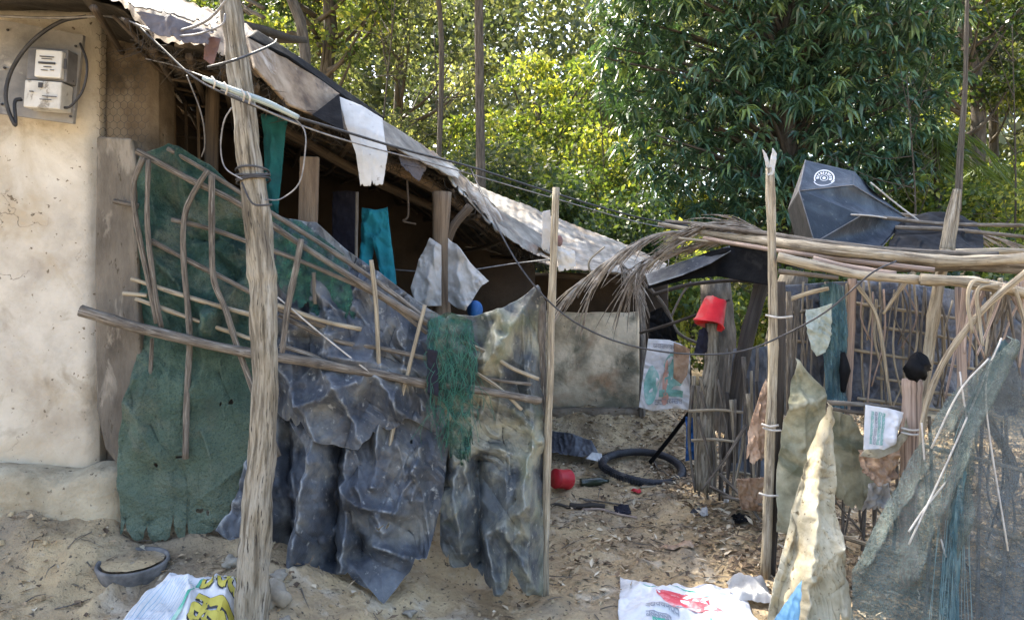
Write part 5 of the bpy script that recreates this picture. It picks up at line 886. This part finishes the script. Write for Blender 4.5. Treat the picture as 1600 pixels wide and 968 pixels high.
# ------------------------------------------------------------------ dry palm fronds on the pen roof
GF = 'dry palm fronds on the pen roof'
def frond(stem, n, ln, label, spread=1.0, seed=0, sag=.6):
    """stem from butt to tip; long leaflets swept towards the tip and drooping"""
    st = smooth(PX(stem), 8); e = M(); e.tube(st[::2], .014, .005, sub=2, seg=6)
    T = np.gradient(st, axis=0); T /= np.linalg.norm(T, axis=1)[:, None]
    for i in range(n):
        k = int(rng.uniform(.1, .98) * (len(st) - 1)); b = st[k]; L = ln * rng.uniform(.6, 1.15); sd = np.array([rng.normal(0, .35), rng.normal(0, .4), rng.normal(0, .3)]) * spread
        d = T[k] * rng.uniform(.8, 1.2) + sd; d /= np.linalg.norm(d); pts = [b + d * L * t + np.array([0, 0, -sag * L * t * t]) for t in np.linspace(0, 1, 6)]
        e.tube(pts, [.0055, .005, .002], seg=3, sub=1, cap=False, rough=.02)
    return tag(e.build('dry_frond', 'frond'), label, 'palm frond', GF)
frond([(1090, 362, 5.2), (1030, 366, 5.0), (970, 395, 4.8), (915, 435, 4.7), (888, 462, 4.65)], 80, .30, 'long grey palm frond arching down over the clay wall', .22, sag=.28)
frond([(1130, 368, 5.3), (1060, 362, 5.2), (1000, 378, 5.1), (945, 420, 5.0), (920, 460, 5.0)], 55, .28, 'second dry frond right under the arching one', .35, sag=.35)
frond([(1080, 372, 5.6), (1040, 390, 5.6), (1000, 420, 5.5), (975, 455, 5.5)], 60, .3, 'tangled dry frond between far roof and black awning', .9, sag=.5)
frond([(1210, 372, 4.8), (1170, 355, 4.9), (1120, 350, 5.0), (1060, 368, 5.1)], 90, .36, 'curved frond lying left of the tall bamboo post', .45, sag=.3)
frond([(1215, 378, 4.9), (1165, 372, 5.0), (1110, 378, 5.1), (1050, 395, 5.2)], 70, .3, 'flat frond lying on the black awning', .5, sag=.15)
frond([(1380, 330, 5.6), (1440, 340, 5.5), (1510, 360, 5.5), (1570, 375, 5.5)], 70, .3, 'grey frond lying on the right end of the pen roof', .5, sag=.2)
frond([(960, 400, 6.2), (985, 430, 6.2), (1000, 470, 6.2)], 40, .25, 'dark frond hanging in front of the hut eave', .9, sag=.5)
for k, (pts, lb) in enumerate((([(1010, 420, 5.2), (1040, 395, 5.1), (1090, 365, 5.0)], 'thin pale stick crossing the dry fronds'), ([(930, 440, 4.9), (920, 410, 4.9), (945, 385, 4.9)], 'bent twig sticking up from the long frond'), ([(1060, 372, 4.9), (1130, 380, 4.8), (1230, 396, 4.5)], 'thin pole lying over the awning fronds'))):
    q = M(); q.tube(PX(pts), .009, .006); tag(q.build('stick', 'bamboo'), lb, 'stick')
# clutter under the awning: branches, rags, posts
GS = 'sticks leaning under the awning'
def lone(name, m, pts, r0, r1, label, cat, group=None, nodes=None, rough=.15):
    q = M(); q.tube(PX(pts), r0, r1, nodes=nodes, seg=10, rough=rough); return tag(q.build(name, m), label, cat, group)
lone('post', 'darkwood', [(1193, 436, 5.0), (1180, 480, 5.0), (1165, 540, 5.0), (1150, 620, 5.0), (1140, 720, 5.0)], .055, .05, 'dark leaning post under the black awning', 'post')
lone('post', 'bark', [(1112, 505, 5.0), (1112, 560, 5.0), (1104, 640, 5.0), (1100, 765, 5.0)], .045, .06, 'grey stump post carrying the red mug', 'post')
lone('tree_trunk', 'trunk', [(1118, 440, 8.2), (1128, 560, 8.2), (1120, 720, 8.1)], .17, .2, 'dark tree trunk behind the red mug', 'trunk')
lone('tree_trunk', 'trunk', [(1240, 430, 9.2), (1215, 560, 9.2), (1212, 700, 9.1)], .17, .2, 'brown trunk seen behind the left pen post', 'trunk')
lone('branch', 'darkwood', [(1000, 520, 5.6), (1050, 505, 5.4), (1090, 490, 5.2), (1140, 468, 5.1)], .012, .008, 'thin dark branch passing the red mug', 'branch')
lone('branch', 'stick', [(1010, 445, 5.9), (1040, 480, 5.9), (1060, 520, 5.9), (1100, 540, 5.9)], .016, .012, 'crooked brown branch under the black awning', 'branch')
lone('branch', 'stick', [(1030, 540, 5.9), (1060, 470, 5.9), (1080, 440, 5.9)], .010, .008, 'thin upright branch under the awning', 'branch')
lone('branch', 'darkwood', [(1020, 460, 5.7), (1075, 445, 5.7), (1140, 438, 5.7), (1195, 440, 5.6)], .018, .015, 'dark pole holding up the awning', 'branch')
Sheet([(1018, 485, 5.6), (1035, 478, 5.6), (1050, 500, 5.6)], [(1015, 528, 5.6), (1040, 534, 5.6), (1062, 530, 5.6)], nu=30, nv=30, wr=.04, fs=7, seed=111).build('rag', 'black', None, 'black cloth bundle above the printed feed sack', 'rag')
Sheet([(1092, 515, 4.95), (1100, 512, 4.93), (1106, 520, 4.95)], [(1084, 552, 4.95), (1095, 556, 4.93), (1104, 550, 4.95)], nu=16, nv=22, wr=.02, fs=9, seed=112).build('rag', 'navy', None, 'dark rag tied on the stump below the red mug', 'rag')
fk = Sheet([(1012, 530, 5.55), (1045, 532, 5.5), (1078, 545, 5.5)], [(998, 636, 5.5), (1020, 642, 5.48), (1050, 638, 5.48), (1078, 640, 5.5)], nu=60, nv=70, wr=.03, fs=5, seed=113, folds=((1030, 540, 1020, 630, 6, .03), (1055, 545, 1060, 630, 6, .03)))
fe = empty('feed_sack', P(1040, 640, 5.5), 'white feed sack with faded teal print hung beside the clay wall', 'sack'); fe = fk.build('fabric', 'sack_white', fe)
q = M(); fk.blot(q, .62, .45, .22, .27, .2, .008); fk.blot(q, .18, .65, .13, .25, .2, .008, 5); fk.quad(q, .35, .72, .85, .82, .008, 8); q.build('print', 'inkteal', fe)
pk = mat('faded_pink_print', [(.4, .22, .18), (.5, .34, .28)], 9, 4); q = M(); fk.blot(q, .45, .55, .05, .22, .2, .010, 8); q.build('print', pk, fe); q = M(); fk.blot(q, .48, .86, .06, .08, .2, .010, 9); q.build('print', pk, fe)
q = M()
word(fk, 'print', 'inkgrey', fe, .28, .86, .56, .07, 6, .014, 3, off=.01); word(fk, 'print', 'inkgrey', fe, .12, .08, .6, .05, 7, .010, 6, off=.01)
Sheet([(1052, 535, 5.4), (1078, 545, 5.4)], [(1052, 590, 5.4), (1064, 600, 5.4), (1074, 585, 5.4)], nu=24, nv=30, wr=.02, fs=7, seed=114).build('rag', 'brownrag', None, 'brown rag hanging over the feed sack', 'rag')
# red mug upside down on the stump
def lathe(m, prof, c, rx=0, ry=0, rz=0, seg=32):
    th = np.arange(seg) / seg * 2 * math.pi; g_ = np.stack([np.stack([r * np.cos(th), r * np.sin(th), z + 0 * th], -1) for r, z in prof]) @ rotm(rx, ry, rz).T + c
    m.grid(g_, closed=True)
mg = empty('red_mug', P(1110, 512, 4.95), 'bright red dented plastic mug upside down on a stump', 'mug')
q = M(); lathe(q, [(.0, .085), (.070, .085), (.074, .08), (.092, -.075), (.100, -.078), (.100, -.088), (.088, -.086), (.068, .07), (.0, .07)], P(1113, 488, 4.95), -12, 22, 0)
vv = q.v[0] - P(1113, 488, 4.95); an = np.arctan2(vv[:, 1], vv[:, 0]); vv = vv * (1 + .14 * (ridge(an * 2.2 + 3, vv[:, 2] * 9, 1) - .5))[:, None] + np.stack([.02 * (vn(vv[:, 2] * 18, an, 2) - .5)] * 3, 1); q.v[0] = vv + P(1113, 488, 4.95); q.build('body', 'red', mg)
# red pot on the ground
x_, y_ = P(889, 0, 5.65)[:2]; gzz = float(gz(x_, y_)); rp = empty('red_pot', (x_, y_, gzz), 'dull red plastic tin lying on the bare ground in the gate opening', 'container')
q = M(); lathe(q, [(0, .0), (.068, .0), (.075, .006), (.077, .02), (.071, .03), (.070, .13), (.074, .14), (0, .14)], (x_, y_, gzz + .07), 78, 0, -52); rp = q.build('body', 'darkred', rp)
q = M(); lathe(q, [(0, -.004), (.055, -.004), (.058, .002)], (x_, y_, gzz + .07), 78, 0, -52); q.build('lid', 'darkred', rp)
x_, y_ = P(928, 0, 5.85)[:2]; gzz = float(gz(x_, y_)); q = M(); lathe(q, [(0, -.11), (.034, -.11), (.036, -.1), (.036, .05), (.014, .09), (.014, .12), (0, .12)], (x_, y_, gzz + .035), 0, 88, 8, 16); tag(q.build('bottle', 'glassdark'), 'dark bottle lying right of the red tin', 'bottle')
# tyre
x_, y_ = P(1003, 0, 6.15)[:2]; gzz = float(gz(x_, y_)); ty = empty('bicycle_tyre', (x_, y_, gzz), 'black bicycle tyre lying flat in front of the clay wall', 'tyre')
th = np.arange(90) / 90 * 2 * math.pi; ph = np.arange(14) / 14 * 2 * math.pi; rot = rotm(9, 3, 0)
ring = np.stack([np.stack([(.325 + .032 * np.cos(ph)) * math.cos(t), (.325 + .032 * np.cos(ph)) * math.sin(t), .032 * np.sin(ph) + .012 * math.sin(2 * t)], -1) for t in th]) @ rot.T + np.array([x_, y_, gzz + .075])
q = M(); q.grid(np.concatenate([ring, ring[:1]]), closed=True); ty = q.build('tread', 'rubber', ty)
q = M()
for t in th[::1]:
    c = np.array([(.358) * math.cos(t), .358 * math.sin(t), .012 * math.sin(2 * t)]) @ rot.T + [x_, y_, gzz + .075]; q.box(c, (.008, .012, .04), (0, 0, math.degrees(t)))
q.build('tread_block', 'rubber', ty, smoothf=False)
lone('inner_tube', 'black', [(1016, 722, 6.1), (1042, 690, 6.0), (1065, 660, 5.9), (1086, 632, 5.7)], .018, .016, 'black pole leaning from the tyre to the stick fence', 'pole', rough=.02)
Sheet([(858, 672, 6.8), (890, 676, 6.7), (925, 688, 6.6)], [(858, 706, 6.45), (900, 712, 6.35), (940, 716, 6.3)], nu=50, nv=30, wr=.06, fs=5, seed=121, jag=.05).build('plastic_sheet', 'tarp_dark', None, 'dark crumpled plastic at the foot of the clay wall', 'plastic sheet')
Sheet([(925, 706, 6.3), (940, 708, 6.3)], [(915, 716, 6.2), (943, 722, 6.2)], nu=14, nv=10, wr=.02, fs=9, seed=122).build('paper_scrap', 'white_sheet', None, 'white scrap left of the tyre', 'scrap')
# stick fence below the stump
sf = empty('stick_fence', P(1130, 780, 5.0), 'grey stick fence of upright twigs under the awning', 'fence')
for i in range(24):
    px = 1078 + i * 4.8 + rng.normal(0, 2); y0 = rng.uniform(540, 640); y1 = 765 + i * 1.2 + rng.normal(0, 6)
    q = M(); q.tube(PX([(px + rng.normal(0, 7), y0, 5.05 - i * .012), (px + rng.normal(0, 4), (y0 + y1) / 2, 5.05 - i * .012), (px + rng.normal(0, 5), y1, 5.0 - i * .012)]), rng.uniform(.008, .017), .008, seg=6, rough=.15); q.build('stick', rng.choice(['stick', 'stick', 'bamboo', 'darkwood']), sf)
for (a, b, c, d_) in ((1075, 642, 1170, 645), (1080, 688, 1150, 690), (1120, 740, 1195, 748)):
    q = M(); q.tube(PX([(a, b, 4.93), ((a + c) / 2, b - 2, 4.9), (c, d_, 4.85)]), .011, .009, seg=6); q.build('stick', 'bamboo', sf)
for k, (a, b, c, d_, z0, z1) in enumerate(((1165, 665, 1096, 766, 4.8, 4.8), (1090, 650, 1112, 745, 4.9, 4.9), (1125, 740, 1190, 815, 4.9, 4.5), (1110, 760, 1182, 800, 4.9, 4.6), (1130, 775, 1198, 790, 4.8, 4.5))):
    q = M(); q.tube(PX([(a, b, z0), ((a + c) / 2 + 3, (b + d_) / 2, (z0 + z1) / 2 - .03), (c, d_, z1)]), .012, .008, seg=6); q.build('stick', 'stick', sf)
Sheet([(1072, 650, 5.15), (1100, 655, 5.15)], [(1072, 720, 5.15), (1100, 715, 5.15)], nu=20, nv=30, wr=.04, fs=7, seed=123).build('rag', 'blue', None, 'blue rag stuffed behind the stick fence', 'rag')
Sheet([(1145, 545, 6.2), (1200, 540, 6.2)], [(1140, 740, 6.0), (1200, 750, 6.0)], nu=30, nv=40, wr=.04, fs=4, seed=124).build('shade_backing', 'tarp_dark', None, 'added dark backing for the shade behind the stick fence', 'tarpaulin')  # added dark surface standing in for the shaded interior

# ------------------------------------------------------------------ foreground things
def ground_sheet(pts, nu, nv, wr, seed, lift=.02, belly=.05):
    """a sack lying on the ground: corner points in metres (far left, far right, near right, near left)"""
    a, b, c, d = [np.array(p, float) for p in pts]; s_ = Sheet([(0, 0, 1)] * 2, [(0, 0, 1)] * 2)
    def at(u, v):
        u = np.asarray(u, float); v = np.asarray(v, float); U_, V_ = u[..., None], v[..., None]
        p = (1 - U_) * (1 - V_) * a + U_ * (1 - V_) * b + U_ * V_ * c + (1 - U_) * V_ * d
        e = .03 * (fbm(u * 5, v * 5, 3, seed) - .5); x = p[..., 0] + e; y = p[..., 1] + e
        sx, sy = x * 6, y * 6; h = wr * (ridge(sx + 1.5 * vn(sx, sy, seed), sy, seed) ** 2 + .5 * ridge(sx * 2.2, sy * 2 + vn(sx, sy, 2), seed + 1) ** 2)
        ed = np.clip(np.minimum(np.minimum(u, 1 - u), np.minimum(v, 1 - v)) * 6, 0, 1); return np.stack([x, y, gz(x, y) + lift + h * (.4 + .6 * ed) + belly * ed ** .7], -1)
    s_.at = at; s_.nu = nu; s_.nv = nv; return s_
gs = ground_sheet([(.58, 3.95), (1.18, 3.78), (1.12, 3.02), (.42, 3.05)], 110, 120, .02, 5, .012, .02)
ge = empty('printed_sack', (.8, 3.4, 0), 'flattened white sack with red and green print lying in the gate opening', 'sack'); ge = gs.build('fabric', 'sack_white', ge)
q = M(); gs.blot(q, .52, .30, .20, .12, .45, .004, 3, rot=.25); q.build('print', 'inkred', ge); q = M(); gs.blot(q, .40, .24, .10, .06, .4, .004, 6, rot=.2); q.build('print', 'inkred', ge)
q = M(); gs.quad(q, .17, .05, .30, .14, .004, 6); gs.quad(q, .38, .08, .62, .095, .004, 6); gs.quad(q, .22, .62, .60, .72, .004, 8); gs.quad(q, .65, .16, .75, .175, .004, 6); q.build('print', 'inkgreen', ge)
for r_ in range(3): word(gs, 'print', 'inkgrey', ge, .20, .40 + r_ * .065, .30 - .06 * r_, .035, 8 - r_, .006, r_)
word(gs, 'print', 'inkgreen', ge, .24, .56, .4, .05, 7, .010, 7)
ys_ = ground_sheet([(-1.42, 3.10), (-1.10, 3.12), (-1.02, 2.45), (-1.62, 2.5)], 130, 120, .035, 9, .02, .09)
ye = empty('yellow_printed_sack', (-1.4, 2.8, .3), 'half filled white sack with yellow and black lettering beside the pole foot', 'sack'); ye = ys_.build('fabric', 'sack_white', ye)
word(ys_, 'print', 'ink', ye, .545, .10, .42, .16, 3, .052, 4, off=.005); word(ys_, 'print', 'inkyellow', ye, .54, .095, .42, .16, 3, .038, 4, off=.008)
word(ys_, 'print', 'ink', ye, .60, .34, .36, .15, 3, .055, 5, off=.005); word(ys_, 'print', 'inkyellow', ye, .595, .335, .36, .15, 3, .040, 5, off=.008)
q = M(); ys_.quad(q, .55, .56, .95, .64, .006, 8); ys_.quad(q, .50, .12, .54, .5, .006, 8); q.build('print', 'inkgreen', ye)
for k in range(14):
    q = q if k else M(); ys_.quad(q, .10 + k * .030, .2, .10 + k * .030 + .004, .7, .006, 8)
q.build('stripe', 'lightblue', ye)
# basin sunk in the ground
x_, y_ = P(208, 0, 3.22)[:2]; gzz = float(gz(x_, y_)); bs = empty('basin', (x_, y_, gzz), 'old dark basin sunk in the earth below the green cloth', 'basin')
q = M(); lathe(q, [(.08, -.045), (.11, -.03), (.135, .028), (.145, .032), (.148, .02), (.125, -.05)], (x_, y_, gzz - .036), 3, 0, 0, 40)
q.build('rim', 'ash', bs)
q = M(); th2 = np.linspace(0, 2 * math.pi, 40); q.grid(np.stack([np.stack([x_ + r * np.cos(th2), y_ + r * np.sin(th2), gzz - .014 + .012 * fbm(r * 20 + np.cos(th2) * 3, np.sin(th2) * 3, 3, 1)], -1) for r in (0.001, .04, .08, .115, .125)])); q.build('soil', 'earth', bs)
# stones
def stone(x, y, r, label, seed, cat='stone', sq=(1, 1, .7)):
    th = np.linspace(0, math.pi, 14); ph = np.arange(20) / 20 * 2 * math.pi; T, Ph = np.meshgrid(th, ph, indexing='ij')
    rr = r * (1 + 1.3 * (fbm(np.cos(Ph) * 1.3 * np.sin(T) + seed, np.sin(Ph) * np.sin(T) * 1.3 + np.cos(T), 3, seed) - .5) - .25 * worley(np.cos(Ph) * np.sin(T) * 1.6 + seed, np.sin(Ph) * np.sin(T) + np.cos(T) * 1.4, 1)[0]); g_ = np.stack([x + rr * np.sin(T) * np.cos(Ph) * sq[0], y + rr * np.sin(T) * np.sin(Ph) * sq[1], float(gz(x, y)) + r * sq[2] * .45 + rr * np.cos(T) * sq[2]], -1)
    q = M(); q.grid(g_, closed=True); return tag(q.build('stone', 'stone'), label, cat, 'loose stones by the fence')
for (px, d, r, lb) in ((428, 3.08, .062, 'grey stone right of the pole foot'), (438, 3.25, .042, 'smaller stone behind the grey one at the pole'), (362, 3.25, .045, 'flat stone left of the pole'), (690, 3.35, .036, 'pale pebble in front of the muddy sheet'), (640, 3.42, .03, 'small clod under the torn sheet'), (444, 3.0, .028, 'small stone at the right of the pole foot')):
    stone(tx(px, d), d, r, lb, int(px) % 13, sq=(1, 1, 1.0 if px in (428,) else .6))
# things lying in the gate way
def lie(name, m, px0, d0, px1, d1, r0, r1, label, cat, lift=.015, group=None):
    x0, x1 = tx(px0, d0), tx(px1, d1); q = M(); pts = [(x0 + (x1 - x0) * t, d0 + (d1 - d0) * t, float(gz(x0 + (x1 - x0) * t, d0 + (d1 - d0) * t)) + lift) for t in (0, .33, .66, 1)]
    q.tube(pts, r0, r1, seg=7, rough=.15); return tag(q.build(name, m), label, cat, group)
GG = 'sticks lying in the gate opening'
lie('stick', 'darkwood', 890, 5.25, 945, 5.2, .022, .018, 'short dark log right under the red tin', 'stick', .02, GG); lie('stick', 'bamboo_red', 910, 5.15, 995, 5.05, .010, .008, 'pale stick lying furthest forward', 'stick', .01, GG)
lie('stick', 'darkwood', 860, 5.3, 900, 5.22, .012, .010, 'dark stick half behind the gate post', 'stick', .01, GG); lie('stick', 'stick', 905, 5.45, 975, 5.25, .009, .007, 'long thin stick right of the red tin', 'stick', .01, GG)
lie('stick', 'stick', 985, 5.9, 1090, 5.75, .014, .010, 'crooked branch in front of the tyre', 'stick', .012, GG); lie('stick', 'bamboo', 1000, 5.7, 1060, 5.8, .009, .006, 'pale twig just before the tyre branch', 'stick', .01, GG); lie('stick', 'stick', 1020, 6.3, 1045, 5.7, .006, .005, 'thin twig crossing the tyre', 'stick', .09, GG)
def scrap(name, m, px, d, sx, sy, label, seed, cat='scrap', wr=.03):
    x = tx(px, d); s_ = ground_sheet([(x - sx, d + sy), (x + sx, d + sy * .7), (x + sx * .8, d - sy), (x - sx * .9, d - sy * .8)], 24, 24, wr, seed, .008, .012); return tag(s_.mesh().build(name, m), label, cat)
scrap('plastic_scrap', 'navy', 972, 5.15, .06, .05, 'dark blue plastic scrap at the end of the sticks', 3); scrap('plastic_scrap', 'black', 1160, 4.8, .06, .05, 'black scrap near the left pen post', 5); scrap('plastic_scrap', 'darkred', 994, 5.6, .035, .04, 'small red wrapper on the ground', 4, wr=.02)
scrap('plastic_scrap', 'cloth_white', 1132, 5.1, .02, .05, 'small pale scrap beside the stick fence foot', 8); scrap('plastic_scrap', 'cloth_white', 1100, 4.9, .022, .02, 'tiny white scrap in the middle of the path', 9); scrap('plastic_scrap', 'ink', 1088, 4.95, .035, .025, 'small dark scrap in the middle of the path', 6)
scrap('plastic_scrap', 'brownrag', 1060, 4.4, .10, .05, 'brown dry leaf heap behind the printed sack', 7); scrap('plastic_bag', 'cloth_white', 1175, 3.75, .10, .12, 'crumpled white bag at the foot of the left pen post', 11, 'bag', .06)
Sheet([(1238, 925, 3.3), (1252, 905, 3.3)], [(1195, 985, 3.2), (1248, 985, 3.2)], nu=24, nv=24, wr=.02, fs=6, seed=131).build('plastic_sheet', 'lightblue', None, 'light blue plastic corner under the tall beige sack', 'plastic sheet')

# ------------------------------------------------------------------ litter
q = M(); n = 24000; x = np.concatenate([rng.uniform(-.1, 2.2, 5000), rng.uniform(1.15, 5, n - 5000)]); y = rng.uniform(3.0, 9.5, n); keep = (vn(x * 1.3, y * 1.3, 2) > .35) | (x > 1.6); x, y = x[keep], y[keep]
xf = rng.uniform(-2.6, .3, 500); yf = rng.uniform(2.4, 3.5, 500); x = np.concatenate([x, xf]); y = np.concatenate([y, yf]); n = len(x)
d = rng.normal(0, 1, (n, 3)); d[:, 2] = np.abs(d[:, 2]) * .25; tn = rng.random(n) ** 1.1
leaves(q, np.stack([x, y, gz(x, y) + .008], -1), d, rng.uniform(.02, .075, n) * np.where(x > 1.2, 1.25, .95), rng.uniform(.005, .016, n), np.clip(tn, .01, 1), droop=.0)
tag(q.build('leaf_litter', 'litter', smoothf=False), 'dry leaf litter scattered on the earth', 'litter', kind='stuff')
q = M()
for i in range(520):
    x0 = rng.uniform(.1, 4.5) if i > 90 else rng.uniform(-2.6, .2); y0 = rng.uniform(3.2, 8) if i > 90 else rng.uniform(2.6, 3.5); a = rng.normal(.2, .9); L = rng.uniform(.05, .34) * (1 if i > 90 else .4); x1, y1 = x0 + math.cos(a) * L, y0 + math.sin(a) * L
    q.tube([(x0, y0, float(gz(x0, y0)) + .006), ((x0 + x1) / 2, (y0 + y1) / 2 + rng.normal(0, .01), float(gz((x0 + x1) / 2, (y0 + y1) / 2)) + .014), (x1, y1, float(gz(x1, y1)) + .008)], rng.uniform(.0015, .004), .001, seg=4, sub=3, cap=False)
tag(q.build('twig_litter', 'stick'), 'fine twigs scattered over the path', 'litter', kind='stuff')
q = M(); ph = np.arange(6) / 6 * 2 * math.pi
for i in range(2600):
    x0 = rng.uniform(-2.7, 2.6); y0 = rng.uniform(2.5, 6.5); r = rng.uniform(.003, .009) + .012 * rng.random() ** 8 * (1.5 if x0 < -1 else 1); z0 = float(gz(x0, y0))
    v = [(x0 + r * math.cos(p) * rng.uniform(.7, 1.2), y0 + r * math.sin(p) * rng.uniform(.7, 1.2), z0) for p in ph] + [(x0 + r * .5 * math.cos(p), y0 + r * .5 * math.sin(p), z0 + r * .8) for p in ph]
    q.add(v, [(k, (k + 1) % 6, 6 + (k + 1) % 6, 6 + k) for k in range(6)] + [tuple(range(6, 12))])
tag(q.build('gravel', 'earth', smoothf=False), 'small clods and gravel on the ground', 'gravel', kind='stuff')
